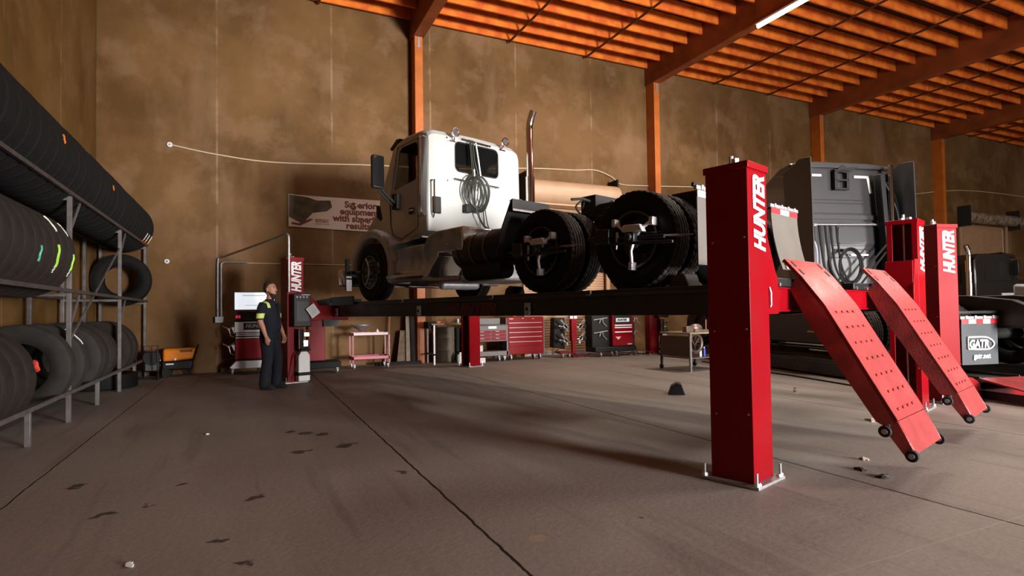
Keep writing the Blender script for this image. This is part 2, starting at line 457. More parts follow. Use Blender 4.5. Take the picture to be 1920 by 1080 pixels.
while y>-10.2:
    t=M(); seg=[]
    xa=XL
    for k in range(-1,5):
        a=X0+k*BAY+.26; b=X0+(k+1)*BAY-.02
        a=max(a,XL)
        if b>41: b=41
        if b>a: t.box((a,y-.05,8.66),(b,y,8.98))
    i+=1; struct(t.obj('ceiling_joist_%d'%i,joist_m)); y-=.585
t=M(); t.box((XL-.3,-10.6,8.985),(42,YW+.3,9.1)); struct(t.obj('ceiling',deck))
# thin conduits / sprinkler lines under the joists
pm=mat('sprinkler_pipe',(.09,.022,.006),.5)
n=0
for k in range(-1,4):
    for f in (.37,.70):
        x=X0+k*BAY+f*BAY
        if x<0: continue
        t=M(); t.tube(spline([(x,YW-.1,8.62),(x+.03,10,8.6),(x-.03,6,8.6),(x,1,8.6),(x,-6,8.6)],6),.03,8); n+=1
        struct(t.obj('ceiling_pipe_%d'%n,pm))
# fluorescent tubes hung under the beams
tubem=mat('fluorescent_tube',(1,1,1),.5,emit=(1,.93,.82,14))
def tube_light(x,y,z,rz=0,label='',L=2.4,power=0):
    t=thing('tube_light',label,'ceiling light',(x,y,z),rz,'fluorescent strips under the roof beams')
    m=M(); m.box((-.07,-L/2,.0),(.07,L/2,.05)); m.obj('housing',plast,t,bev=.01)
    m=M(); m.cyl((0,-L/2+.02,-.035),(0,L/2-.02,-.035),.042,seg=14); m.obj('tube',tubem,t)
    if power:
        l=bpy.data.lights.new('tube_glow','AREA'); l.shape='RECTANGLE'; l.size=.12; l.size_y=L; l.energy=power; l.color=(1,.90,.76)
        o=bpy.data.objects.new('tube_glow',l); C.objects.link(o); o.parent=t; o.location=(0,0,-.09)
    return t
tube_light(X0+BAY-.01,8.56,8.06,0,'bright white fluorescent strip under the roof beam, top right of the picture',2.5,420)
tube_light(X0+BAY-.01,1.0,8.06,0,'fluorescent strip under the same beam, nearer the viewer',2.5,420)
tube_light(X0+2*BAY,4.0,8.08,0,'fluorescent strip under the second beam, above the right side of the shop',2.5,420)
# wall cable, knobs, pipes
cab=mat('pale_cable',(.55,.43,.30),.6)
def cable(name,pts,r,label,m=cab,cat='cable'):
    t=M(); t.tube(spline(pts,6),r,6); return tag(t.obj(name,m),label,cat)
cable('wall_cable',[(-1.50,YW-.03,4.92),(-.6,YW-.02,4.80),(.6,YW-.02,4.74),(2.69,YW-.02,4.88),(5,YW-.02,5.0),(7.2,YW-.02,5.22),(8.6,YW-.02,5.30),(9.3,YW-.02,5.36),(9.86,YW-.05,5.20),(10.2,YW-.02,5.02),(11.1,YW-.02,5.04),(13.7,YW-.02,5.20),(17,YW-.02,5.35),(22,YW-.02,5.45),(28,YW-.02,6.2),(34,YW-.02,6.3)],.016,'thin pale cable strung high along the back wall')
cable('wall_cable',[(-.5,YW-.02,2.41),(2,YW-.02,2.41),(5,YW-.02,2.4)],.009,'thin lower cable along the back wall behind the lift column')
for (x,z,r,lab) in ((-1.50,4.92,.055,'round white hook at the left end of the high pale cable'),(-1.55,2.41,.05,'small white knob low on the back wall near the corner of the rack')):
    t=M(); t.lathe([(0,r),(-.03,r),(-.04,r*.8),(-.04,r*.35),(-.01,r*.3)],20,'y',(x,YW-.004,z)); tag(t.obj('cable_anchor',plast),lab,'knob')
def conduit():
    t=thing('electrical_conduit','bent steel conduits rising from a wall box and crossing to the lift column','conduit',(0,0,0))
    m=M(); m.tube(spline([(-.59,YW-.05,1.2),(-.59,YW-.05,1.9),(-.585,YW-.05,2.4),(-.57,YW-.05,2.5),(-.50,YW-.1,2.52),(.1,12.55,2.62),(.45,11.65,2.68),(.62,11.20,2.71),(.675,11.08,2.69),(.687,11.05,2.58),(.687,11.05,2.2),(.687,11.05,1.65)],6),.022,8); m.obj('conduit_run',galv,t)
    m=M(); m.tube(spline([(-.52,YW-.05,1.2),(-.52,YW-.05,1.9),(-.52,YW-.05,2.33),(-.49,YW-.05,2.40),(-.42,YW-.05,2.42),(.0,YW-.05,2.42)],6),.022,8); m.obj('conduit_run',galv,t)
    m=M(); m.box((-.64,YW-.11,1.08),(-.47,YW-.005,1.22)); m.obj('junction_box',galv,t,bev=.008)
conduit()
def banner():
    t=thing('banner','white printed banner with a wheel picture and dark red slogan on the back wall','banner',(0,YW-.02,0))
    m=M(); m.prism([(.87,3.28),(2.95,3.23),(2.98,4.02),(1.55,4.02),(.87,4.03)],-.012,0,'y'); m.obj('sheet',mat('banner_vinyl',(.62,.50,.42),.6),t)
    dm=mat('banner_photo_dark',(.035,.022,.016),.6,noise=.6,nscale=5,col2=(.09,.07,.03)); br=mat('banner_text_brown',(.16,.025,.018),.6)
    m=M(); m.prism([(.88,3.5),(1.18,3.36),(1.4,3.62),(1.72,3.68),(1.84,3.78),(1.80,3.94),(1.5,3.92),(1.3,3.98),(.88,4.02)],-.016,-.0125,'y'); m.obj('printed_photo',dm,t)
    m=M(); m.prism([(.93,3.34),(1.13,3.31),(1.42,3.47),(1.34,3.48),(1.1,3.36),(.95,3.38)],-.018,-.0165,'y'); m.obj('printed_ramp',br,t)
    for s,x,z in (('Superior',2.13,3.80),('equipment',2.02,3.63),('with superior',1.86,3.46),('results',2.16,3.29)):
        text('slogan',s,.215,br,t,frame((x,-.014,z),(1,0,0),(0,0,1)),.001,.008)
    m=M(); m.box((1.47,-.016,3.41),(1.76,-.0125,3.48)); m.obj('logo_band',br,t)
    text('logo_text','HUNTER',.07,mat('banner_vinyl2',(.62,.50,.42),.6),t,frame((1.49,-.017,3.42),(1,0,0),(0,0,1)),.001,.002)
    text('logo_small_text','Engineering Company',.035,dm,t,frame((1.47,-.014,3.36),(1,0,0),(0,0,1)),.0005,0)
banner()
#--LIFT--
# ============================================================ four-post lifts
TH=.295217; LO=(3.236,3.028,0)
TH2=-math.radians(13.8); LO2=(8.1,4.45,0)
def hunter_vertical(par,x0,y,z0,h,mtl=white_l,size=.16,facing=-1,xs=1.0):
    # letters running up the -y face: text x -> +z, text y -> -x
    text('lettering','HUNTER',size,mtl,par,frame((x0,y,z0),(0,0,1),(-1,0,0)),.0015,.011,.28,h/(size*4.05),lab='white HUNTER lettering running up the column')
def column(lift,u,v,flip,name='column',lettered=True,lab=None,h=2.29):
    """C channel column, open side toward the inside. flip=1 opens to +u, -1 opens to -u"""
    W=.30;D=.32;t=.012
    m=M(); x0=u-W/2;x1=u+W/2;y0=v-D/2;y1=v+D/2
    if flip>0:
        pts=[(x0,y0),(x1,y0),(x1,y0+.06),(x1-t,y0+.06),(x1-t,y0+t),(x0+t,y0+t),(x0+t,y1-t),(x1-t,y1-t),(x1-t,y1-.06),(x1,y1-.06),(x1,y1),(x0,y1)]
    else:
        pts=[(x1,y0),(x1,y1),(x0,y1),(x0,y1-.06),(x0+t,y1-.06),(x0+t,y1-t),(x1-t,y1-t),(x1-t,y0+t),(x0+t,y0+t),(x0+t,y0+.06),(x0,y0+.06),(x0,y0)]
    m.prism(pts,.02,h-.02,'z')
    c=m.obj(name,red,lift,bev=.004)
    if lab: c['label']=lab
    m=M(); m.box((x0-.012,y0-.012,h-.05),(x1+.012,y1+.012,h)); m.obj('cap_plate',red,c,bev=.004)
    m=M(); m.box((x0-.06,y0-.06,0),(x1+.06,y1+.06,.022)); m.obj('base_plate',galv,c,bev=.003)
    for a,b in ((x0-.035,y0-.035),(x1+.035,y0-.035),(x0-.035,y1+.035),(x1+.035,y1+.035)):
        m=M(); m.cyl((a,b,.02),(a,b,.11),.009,seg=8); m.cyl((a,b,.02),(a,b,.045),.022,seg=6); m.obj('anchor_bolt',zinc,c)
        m=M(); m.cyl((a+.035*(1 if a>u else -1)*-.9,b,.02),(a+.035*(1 if a>u else -1)*-.9,b,.04),.02,.012,seg=8); m.obj('anchor_nut',zinc,c)
    m=M(); m.cyl((u-.02*flip,v+.02,h),(u-.02*flip,v+.02,h+.085),.017,seg=10); m.obj('threaded_rod',galv,c)
    m=M(); m.cyl((u-.06*flip,v-.03,h),(u-.06*flip,v-.03,h+.05),.03,seg=6); m.cyl((u+.03*flip,v+.03,h),(u+.03*flip,v+.03,h+.035),.025,seg=6); m.obj('top_nut',zinc,c)
    if flip<0:
        m=M(); m.cyl((x0+.10,v,.1),(x0+.10,v,h-.05),.012,seg=8); m.obj('lock_ladder',zinc,c)
    if lettered: hunter_vertical(c,x1-.055,y0-.004,h-.635,.56,size=.235)
    m=M()
    for z in (.5,1.1,1.75): m.cyl((x0-.004,y0+.03,z),(x0+.002,y0+.03,z),.008,seg=8); m.cyl((x0-.004,y1-.05,z-.02),(x0+.002,y1-.05,z-.02),.008,seg=8)
    m.obj('rivets',galv,c)
    return c
def crossbeam(lift,v0,v1,z0,z1,u0,u1):
    m=M(); h=(v0+v1)/2
    m.box((u0,v0,z0),(u1,v1,z0+.016)); m.box((u0,v0+.015,z0+.01),(u1,v1-.015,z1-.01)); m.box((u0,v0-.005,z1-.012),(u1,v1+.005,z1))
    c=m.obj('crossbeam',red,lift,bev=.003)
    return c
def runway(lift,u0,u1,v0,v1,zb,letter=True,mtl=runm):
    m=M(); h=.20
    m.box((u0,v0,zb),(u0+.012,v1,zb+h)); m.box((u1-.012,v0,zb),(u1,v1,zb+h))
    m.box((u0,v0,zb+h-.012),(u1,v1,zb+h+.03)); m.box((u0+.05,v0,zb),(u1-.05,v1,zb+.012))
    m.box((u0,v0,zb),(u0+.05,v1,zb+.012)); m.box((u1-.05,v0,zb),(u1,v1,zb+.012))
    r=m.obj('runway',mtl,lift,bev=.004)
    m=M(); m.box((u0-.02,v0,zb+h-.002),(u0+.01,v1,zb+h+.02)); m.box((u0+.01,v0,zb+h),(u0+.03,v1,zb+h+.07)); m.box((u1-.03,v0,zb+h),(u1-.01,v1,zb+h+.07)); m.obj('side_rail',mtl,r,bev=.003)
    return r
def ramp(lift,u0,w):
    sec=[(-.008,1.64),(-.13,1.501),(-.30,1.265),(-.755,.443)]   # (v,z) down the slope
    m=M(); t=.02
    n=[(-(b[1]-a[1]),(b[0]-a[0])) for a,b in zip(sec,sec[1:])]
    up=sec; dn=[(v+.018,z-.018) for v,z in sec]
    m.prism(up+dn[::-1],u0,u0+w,'x')
    for a in (u0+.0,u0+w-.012):
        m.prism([(-.13,1.501),(-.30,1.265),(-.755,.443),(-.70,.38),(-.62,.42),(-.19,1.10),(-.03,1.42)],a,a+.012,'x')
    for i in range(7):
        f=(i+.5)/7; v=-.30+(-.455)*f; z=1.265+(-.822)*f; nz=.485;nv=-.875
        for k in range(4):
            a=u0+w*(.22+.17*k)+(.03 if i%2 else 0)
            m.box((a-.03,v-.008+nv*.003,z-.006+nz*.003),(a+.03,v+.008+nv*.003,z+.006+nz*.003),rot=(math.atan2(.822,.455),0,0))
    r=m.obj('ramp',ramp_m,lift)
    # slots in the upstand
    m=M()
    for (fu) in (.12,.88):
        for f in (.3,.78):
            v=-.008+(-.13+.008)*f; z=1.64+(1.501-1.64)*f
            m.box((u0+w*fu-.016,v-.03,z-.003),(u0+w*fu+.016,v+.03,z+.003),rot=(math.atan2(.139,.122)*1,0,0))
    m.obj('slot',blkm,r)
    # flip-down toe plate
    v1,z1,v2,z2=-.757,.437,-.857,.222
    m=M(); m.prism([(v1,z1),(v2,z2),(v2+.02,z2-.012),(v1+.03,z1-.01)],u0+.02,u0+w-.02,'x')
    for a in (u0+.0,u0+w-.012): m.prism([(v1+.0,z1),(v2,z2),(v2+.06,z2-.03),(v1+.09,z1-.06)],a,a+.012,'x')
    t_=m.obj('toe_plate',ramp_m,r,bev=.003)
    for (a,v,z,q) in ((u0-.03,-.68,.36,.038),(u0-.025,v2+.02,z2-.01,.038),(u0+w+.005,v2+.02,z2-.01,.038)):
        m=M(); m.lathe([(0,.012),(0,q),(.008,q+.004),(.026,q+.004),(.034,q),(.034,.012)],20,'x',(a,v,z)); rw_=m.obj('roller_wheel',blkm,r)
        m=M(); m.cyl((a-.006,v,z),(a+.04,v,z),q*.5,seg=16); m.obj('wheel_cap',galv,rw_)
    m=M(); m.cyl((u0-.01,-.70,.40),(u0+w+.01,-.70,.40),.012,seg=8); m.obj('hinge_pin',galv,r)
    return r
def bracket(par,u,v,z0,z1,wv=.09):
    m=M(); m.prism([(v-wv/2,z0+.02),(v-wv/2+.02,z0),(v+wv/2,z0),(v+wv/2,z1),(v-wv/2,z1)],u-.028,u-.001,'x'); b=m.obj('jack_stop_bracket',zinc,par,bev=.003)
    m=M(); m.cyl((u-.031,v,(z0+z1)/2),(u-.028,v,(z0+z1)/2),.022,seg=14); m.obj('bracket_hole',blkm,b)
def control_box(lift,u,v,body=True):
    """hydraulic power unit on the rear column, mounted on the -v face"""
    m=M(); m.box((u-.12,v-.20,1.02),(u+.20,v-.015,1.62)); b=m.obj('control_box',blk,lift,bev=.015)
    m=M(); m.box((u-.07,v-.204,1.12),(u+.15,v-.2,1.48)); m.obj('box_door',mat('box_door_dark',(.02,.022,.024),.35),b,bev=.003)
    m=M()
    for i in range(4): m.cyl((u-.06+.06*i,v-.205,1.555),(u-.06+.06*i,v-.215,1.555),.013,seg=10)
    m.box((u+.02,v-.207,1.59),(u+.18,v-.2,1.605)); m.obj('switches',galv,b)
    m=M(); m.box((u-.02,v-.18,.58),(u+.18,v-.03,.70)); m.cyl((u+.03,v-.11,.70),(u+.03,v-.11,.98),.06,seg=16); m.obj('pump',blkm,lift,bev=.005)
    m=M(); m.tube([(u-.02,v-.19,.62),(u-.02,v-.19,.98),(u+.0,v-.19,1.0)],.010,6); m.tube([(u+.19,v-.19,.62),(u+.19,v-.19,.93),(u+.12,v-.19,.96)],.009,6); m.tube([(u-.02,v-.19,.62),(u+.19,v-.19,.60)],.012,6)
    m.obj('pump_pipes',chrome,lift)
    for a,b in (((u+.05,v-.21,.66),(u+.14,v-.16,.78)),((u+.06,v-.21,.84),(u+.16,v-.16,.92))):
        m=M(); m.box(a,b); m.obj('valve_block',alu,lift,bev=.005)
    m=M(); m.prism([(u-.03,.04),(u+.18,.04),(u+.18,.50),(u+.13,.575),(u+.02,.575),(u-.03,.50)],v-.19,v-.03,'y'); r=m.obj('fluid_reservoir',plast,lift,bev=.012)
    m=M(); m.box((u-.035,v-.195,.14),(u+.185,v-.025,.20)); m.obj('reservoir_strap',blkm,r)
    m=M(); m.tube(spline([(u+.03,v-.2,.62),(u-.06,v-.24,.50),(u-.10,v-.22,.3),(u-.15,v-.15,.08)],6),.010,6); m.obj('hydraulic_hose',blkm,lift)

L1=thing('four_post_lift','red four-post truck lift raised with the white truck on its runways','lift',LO,TH)
column(L1,.08,.07,1,lab='nearest red column at the front left of the raised lift')
column(L1,.02,8.60,1,lab='rear left red column with the control box, beside the man')
column(L1,4.02,8.42,-1,lab='rear right red column behind the white truck')
cD=column(L1,4.32,.03,-1,lab='front right red column behind the two ramps')
crossbeam(L1,-.05,.13,1.215,1.405,.24,4.18)
crossbeam(L1,8.42,8.62,1.215,1.405,.20,3.88)
# gusset carriages
m=M(); m.prism([(.235,1.20),(.44,1.20),(.44,1.405),(.44,1.47),(.40,1.52),(.24,1.86)],-.07,-.055,'y'); m.prism([(.235,1.20),(.44,1.20),(.44,1.47),(.40,1.52),(.24,1.86)],.16,.175,'y'); m.box((.22,-.06,1.2),(.26,.17,1.75)); m.obj('carriage_gusset',red,L1,bev=.003)
m=M(); m.prism([(.05,1.66),(.17,1.66),(.37,1.51),(.50,1.33),(1.03,1.20),(1.03,1.12),(.1,1.14)],8.40,8.415,'y'); m.obj('carriage_gusset',red,L1,bev=.003)
m=M(); m.prism([(4.17,1.20),(3.95,1.20),(3.95,1.47),(4.02,1.80),(4.17,1.80)],-.13,-.115,'y'); m.box((3.96,-.12,1.2),(4.17,.16,1.78)); m.obj('carriage_gusset',red,L1,bev=.003)
m=M(); m.tube([(.275,-.075,1.40),(.275,-.085,1.36),(.275,-.085,1.27),(.255,-.085,1.25)],.008,6); m.obj('cable_guard',galv,L1)
for u0 in (.74,2.60):
    r=runway(L1,u0,u0+.68,.05,8.60,1.19)
    m=M(); m.box((u0-.3 if u0<1 else u0-.45,-.06,1.408),(u0+.52 if u0<1 else u0+.42,.05,1.478)); b=m.obj('end_stop',blk,r,bev=.01)
    m=M()
    for a in ((-.27,.0,.2,.50) if u0<1 else (-.4,-.1,.38)): m.cyl((u0+a,-.075,1.425),(u0+a,-.06,1.425),.016,seg=6)
    m.obj('bolt_heads',zinc,b)
    if u0<1:
        for v in (5.38,3.0,8.22): bracket(r,u0-.02,v,1.20,1.345)
        for v in (5.87,3.67,2.04): bracket(r,u0-.02,v,1.405,1.46,.06)
        text('lettering','HUNTER',.21,wornl,r,frame((u0-.003,4.72,1.215),(0,-1,0),(0,0,1)),.0015,.012,.3,1.32,lab='faded dark red HUNTER lettering on the runway side')
        m=M(); m.box((u0+.02,8.45,1.42),(u0+.6,8.62,1.53)); sp=m.obj('front_stop',blkm,r,bev=.01)
        text('lettering','HUNTER',.105,mat('plate_letter',(.6,.55,.52),.5),r,frame((u0-.004,8.46,1.455),(0,-1,0),(0,0,1)),.002,.008,.3,1.95,lab='pale HUNTER lettering at the far runway end')
        m=M(); m.box((u0-.03,7.55,1.40),(u0-.004,8.45,1.56)); m.obj('far_side_plate',blk,r,bev=.003)
for u0 in (.711,2.589): ramp(L1,u0,.721)
control_box(L1,.03,8.44)
m=M(); m.box((.15,8.18,1.20),(.33,8.185,1.41),rot=(0,math.radians(-36),0)); n=tag(m.obj('notice_sheet',paper,loc=(0,0,0)),'white printed notice sheet hanging askew on the control box','sheet'); n.parent=None
n.matrix_world=Matrix.Translation(LO)@Matrix.Rotation(TH,4,'Z')
pt=mat('print_grey',(.25,.25,.26),.6)
m=M()
for i in range(6): m.box((.165+.0*i,8.176,1.385-.028*i),(.31-.02*(i%3),8.179,1.393-.028*i),rot=(0,math.radians(-36),0),piv=(.24,8.18,1.305))
m.obj('printed_lines',pt,n)

# second lift (lowered)
L2=thing('four_post_lift','second red four-post lift lowered to the floor under the grey sleeper truck','lift',LO2,TH2)
column(L2,.10,.0,1,lab='front left red column of the second lift, rightmost column in the photo')
column(L2,.02,8.45,1,lettered=False,lab='rear left column of the second lift by the back wall')
control_box(L2,.14,8.30)
crossbeam(L2,-.08,.10,.03,.14,.26,4.0)
m=M(); m.prism([(.26,.03),(.62,.03),(.62,.22),(.5,.30),(.26,.34)],-.10,-.085,'y'); m.obj('carriage_gusset',red,L2,bev=.003)
for u0 in (.66,2.6):
    r=runway(L2,u0,u0+.68,-.05,8.5,.03)
    if u0<1: text('lettering','HUNTER',.16,mat('letter_dim',(.05,.045,.045),.5),r,frame((u0-.003,4.1,.06),(0,-1,0),(0,0,1)),.0015,.008,.3,1.5,lab='dim HUNTER lettering on the low runway')
    m=M(); m.prism([(-.06,.26),(-1.75,.0),(-1.75,.02),(-1.2,.10),(-.06,.285)],u0-.02,u0+.70,'x'); m.obj('ramp',ramp_m,L2,bev=.003)
    m=M(); m.box((u0-.01,-1.0,.02),(u0+.0,-.06,.13)); m.obj('ramp_side',blk,L2)
#--TRUCK--
# ============================================================ tyres and wheels
def tyre_mesh(name,R,rin,w,mats,seg=72,tread=True,fine=True):
    """axis along x, centred"""
    h=w/2; ts=R-rin
    prof=[(-h*.62,rin),(-h*.80,rin+ts*.10),(-h*.98,rin+ts*.38),(-h*1.0,rin+ts*.55),(-h*.94,rin+ts*.80),(-h*.88,R-.012),(-h*.80,R-.003)]
    tr=[]
    if tread:
        for g in ((-.5,-.17,.17,.5) if fine else (-.6,-.36,-.12,.12,.36,.6)):
            c=g*h
            tr+=[(c-.008,R),(c-.006,R-.012),(c+.006,R-.012),(c+.008,R)]
    prof+= tr+[(h*.80,R-.003),(h*.88,R-.012),(h*.94,R-ts*.20),(h*1.0,rin+ts*.55),(h*.98,rin+ts*.38),(h*.80,rin+ts*.10),(h*.62,rin)]
    n0=len(prof)
    prof+=[(h*.70,rin+.03),(h*.86,rin+ts*.5),(h*.7,R-.035),(-h*.7,R-.035),(-h*.86,rin+ts*.5),(-h*.70,rin+.03)]
    def fn(j,k,t,r):
        if tread and fine and 5<=j<=n0-6 and abs(t)>h*.45 and k%4==0 and abs(t)<h*.93: r-=.009
        return t,r
    m=M(); m.lathe(prof,seg,'x',fn=fn,closed=True)
    me=bpy.data.meshes.new(name); m.b.normal_update()
    if len(mats)>1:
        for f in m.b.faces:
            c=f.calc_center_median(); rr=math.hypot(c.y,c.z)
            if rr>R-.02: f.material_index=1
    m.b.to_mesh(me); m.b.free()
    for q in mats: me.materials.append(q)
    for p in me.polygons: p.use_smooth=True
    me.set_sharp_from_angle(angle=math.radians(35))
    return me
TY_TRUCK=tyre_mesh('truck_tyre',.505,.285,.27,[rub,rubt],168)
def rim_mesh(front):
    m=M()
    if front:   # steer wheel: bulging outboard (-x)
        m.lathe([(-.11,.285),(-.13,.295),(-.13,.27),(-.10,.255),(-.10,.225),(-.115,.20),(-.12,.15),(-.115,.11),(-.15,.10),(-.17,.085),(-.17,.0)],48,'x')
    else:       # outer dual: deep dish
        m.lathe([(-.12,.285),(-.135,.295),(-.135,.272),(-.10,.255),(.03,.24),(.05,.21),(.05,.13),(.02,.125),(-.10,.115),(-.13,.10),(-.14,.07),(-.14,0)],48,'x')
    m.lathe([(.05,.255),(.12,.285),(.135,.295),(.135,.275),(.06,.24)],48,'x')
    for i in range(10):
        a=2*PI*i/10; x=-.115 if front else .04; r=.165
        m.cyl((x-.03,r*math.cos(a),r*math.sin(a)),(x,r*math.cos(a),r*math.sin(a)),.016,seg=6)
    if front:
        for i in range(10):
            a=2*PI*(i+.5)/10; m.cyl((-.117,.205*math.cos(a),.205*math.sin(a)),(-.108,.205*math.cos(a),.205*math.sin(a)),.022,seg=10)
    me=bpy.data.meshes.new('rim'); m.b.normal_update(); m.b.to_mesh(me); m.b.free(); me.materials.append(rimd)
    for p in me.polygons: p.use_smooth=True
    me.set_sharp_from_angle(angle=math.radians(35)); return me
RIM_D=rim_mesh(False); RIM_F=rim_mesh(True)
def wheel(par,x,y,z,kind='d',flip=False,me=None,name='wheel_tyre'):
    o=bpy.data.objects.new(name,me or TY_TRUCK); C.objects.link(o); o.parent=par; o.location=(x,y,z)
    if flip: o.rotation_euler=(0,0,PI)
    if kind!='n':
        r=bpy.data.objects.new('wheel_rim',RIM_D if kind=='d' else RIM_F); C.objects.link(r); r.parent=o
    return o
def wm_of(lift_o,rz,x,y,z):
    return Matrix.Translation(lift_o)@Matrix.Rotation(rz,4,'Z')@Matrix.Translation((x,y,z))

# ============================================================ white day-cab truck
T=thing('semi_truck','white day cab semi truck raised on the red lift, seen from behind','truck')
T.matrix_world=wm_of(LO,TH,2.0,0,1.455)
def daycab(T,paint):
    # side profile of cab (y,z)
    prof=[(5.55,1.08),(5.55,2.55),(5.57,2.66),(5.64,2.74),(5.85,2.79),(6.3,2.80),(6.55,2.76),(6.70,2.66),(6.98,2.0),(7.10,1.86),(7.10,1.2),(6.75,1.02),(6.2,.98),(5.9,1.06)]
    m=M(); 
    rings=[]
    ys=None
    def ring(x,f,dz):
        cy=6.2
        return [(x,cy+(y-cy)*f if y<cy else y-(1-f)*.6,z-dz*max(0,(z-2.3))/.5) for y,z in prof]
    for x,f,dz in ((-1.0,.93,.16),(-.985,.965,.09),(-.94,.985,.045),(-.86,1,.02),(-.4,1.0,0),(0,1,-.01),(.4,1,0),(.86,1,.02),(.94,.985,.045),(.985,.965,.09),(1.0,.93,.16)):
        rings.append(ring(x,f,dz))
    # taper sides inward toward the top
    rr=[]
    for r in rings: rr.append([(x*(1-.04*max(0,z-1.9)/.9),y,z) for x,y,z in r])
    m.loft(rr)
    body=m.obj('cab',paint,T,ang=50)
    body.data.materials.append(blkm); sol=body.modifiers.new('s','SOLIDIFY'); sol.thickness=.035; sol.offset=-1; sol.material_offset=1; sol.material_offset_rim=1
    cut=[]
    def cutter(fn):
        c=M(); fn(c); o=c.obj('cutter',paint,T); cut.append(o)
    cutter(lambda c:c.prism(rrect(-.46,2.105,.45,2.585,.09),5.4,5.8,'y'))
    sw=[(5.86,2.0),(5.88,2.52),(5.93,2.575),(6.36,2.575),(6.46,2.52),(6.62,1.90),(6.56,1.88),(6.2,1.93),(5.95,1.95)]
    for a,b in ((-1.2,-.8),(.8,1.2)): cutter(lambda c,a=a,b=b:c.prism(sw,a,b,'x'))
    cutter(lambda c:c.prism([(-.86,1.98),(.86,1.98),(.80,2.60),(-.80,2.60)],6.6,7.25,'y'))
    bake(body,cut)
    m=M(); m.prism(rrect(-.48,2.085,.47,2.605,.10),5.585,5.60,'y'); w_=m.obj('rear_window',tglass,T)
    m=M()
    pts=[(x,5.555,z) for x,z in rrect(-.465,2.10,.455,2.59,.09)]; m.tube(pts,.012,6,True); m.obj('window_seal',blkm,w_)
    m=M(); m.prism(sw,-.955,-.945,'x'); m.obj('side_window',tglass,T)
    m=M(); m.prism(sw,.945,.955,'x'); m.obj('side_window',cglass,T)
    m=M(); m.prism([(6.66,2.62),(6.68,2.62),(7.0,2.0),(6.98,2.0)],-.85,.85,'x'); m.obj('windshield',cglass,T)
    # door outline as a raised panel with shut line
    dpo=[(5.84,1.16),(6.35,1.02),(6.62,1.12),(6.70,1.30),(6.72,1.72),(6.66,1.85),(6.50,2.60),(5.86,2.62)]
    for sx in (-1,1):
        m=M(); path=[]
        for (y,z) in dpo: path.append((sx*(1.004*(1-.04*max(0,z-1.9)/.9)),y,z))
        m.tube(path,.006,5,True); m.obj('door_shut_line',blkm,T)
        m=M(); m.box((sx*1.0,5.93,1.40),(sx*1.018,6.10,1.50)); d=m.obj('door_handle',blkm,T,bev=.01)
        m=M(); m.box((sx*1.018,5.96,1.445),(sx*1.03,6.07,1.47)); m.obj('handle_grip',chrome,d,bev=.005)
    # visor
    m=M(); m.prism([(6.50,2.77),(6.62,2.78),(6.84,2.66),(6.80,2.62),(6.58,2.70)],-.93,.93,'x'); m.obj('sun_visor',dgreyp,T,bev=.01)
    # interior
    m=M(); m.box((-.85,5.75,1.1),(.85,6.9,1.2)); m.box((-.9,6.75,1.2),(.9,7.05,1.88)); m.obj('interior_floor',blkm,T)
    for x in (-.5,.5):
        m=M(); m.box((x-.26,5.95,1.2),(x+.26,6.45,1.6)); m.box((x-.26,5.75,1.55),(x+.26,5.93,2.25),rot=(.12,0,0)); m.obj('seat',blkm,T,bev=.05)
    m=M(); m.tube([(-.5+.22*math.cos(a),6.62-.06*math.sin(a),1.92+.19*math.sin(a)) for a in [2*PI*i/20 for i in range(20)]],.016,6,True); m.cyl((-.5,6.62,1.92),(-.5,6.9,1.75),.03); m.obj('steering_wheel',blkm,T)
    m=M(); m.box((.28,5.70,2.14),(.38,5.705,2.24),rot=(0,.5,0)); m.obj('window_sticker',mat('yellow_sticker',(.75,.55,.02),.5,emit=None),T)
daycab(T,whitep)
def grab(T,x,y,z0,z1,dx,dy,name='grab_handle',r=.014):
    m=M(); m.tube(spline([(x,y,z1),(x+dx,y+dy,z1-.005),(x+dx,y+dy,z1-.06),(x+dx,y+dy,(z0+z1)/2),(x+dx,y+dy,z0+.08),(x+dx*.5,y+dy*.5,z0+.01),(x,y,z0-.03)],5),r,8); return m.obj(name,chrome,T)
grab(T,-.90,5.56,1.32,1.88,-.03,-.085); 
m=M(); m.tube([(-.955,5.66,2.60),(-1.06,5.66,2.60),(-1.07,5.66,2.54),(-1.07,5.66,1.45),(-1.06,5.66,1.40),(-.99,5.66,1.33)],.017,8); m.obj('grab_handle',chrome,T)
grab(T,.99,5.62,1.35,1.8,.03,-.07)
# rear face fittings
m=M(); m.tube([(-.36,5.5,2.635),(.25,5.5,2.62)],.012,8); m.cyl((-.36,5.5,2.635),(-.36,5.56,2.635),.012,seg=8); m.cyl((.25,5.5,2.62),(.25,5.56,2.62),.012,seg=8); m.obj('hose_hanger_bar',chrome,T)
m=M(); m.tube([(-.52,5.5,1.955),(.42,5.5,1.93)],.013,8); m.cyl((-.52,5.5,1.955),(-.52,5.56,1.955),.012,seg=8); m.cyl((.42,5.5,1.93),(.42,5.56,1.93),.012,seg=8); m.obj('hose_hanger_bar',chrome,T)
for x,z,s in ((-.52,2.70,-1),(.54,2.74,1)):
    m=M(); m.lathe([(-.05,0),(-.05,.03),(-.02,.065),(.02,.075),(.03,.075),(.03,.06)],24,'y',(x,5.46,z),fn=lambda j,k,t,r:(-t,r)); l=m.obj('work_lamp',chrome,T)
    m=M(); m.cyl((x,5.435,z),(x,5.44,z),.06,seg=20); m.obj('lamp_lens',cglass,l)
    m=M(); m.cyl((x,5.48,z-.06),(x-.03*s,5.55,z-.12),.012,seg=8); m.box((x-.09,5.50,z-.15),(x+.03,5.56,z-.125)); m.obj('lamp_bracket',chrome,l)
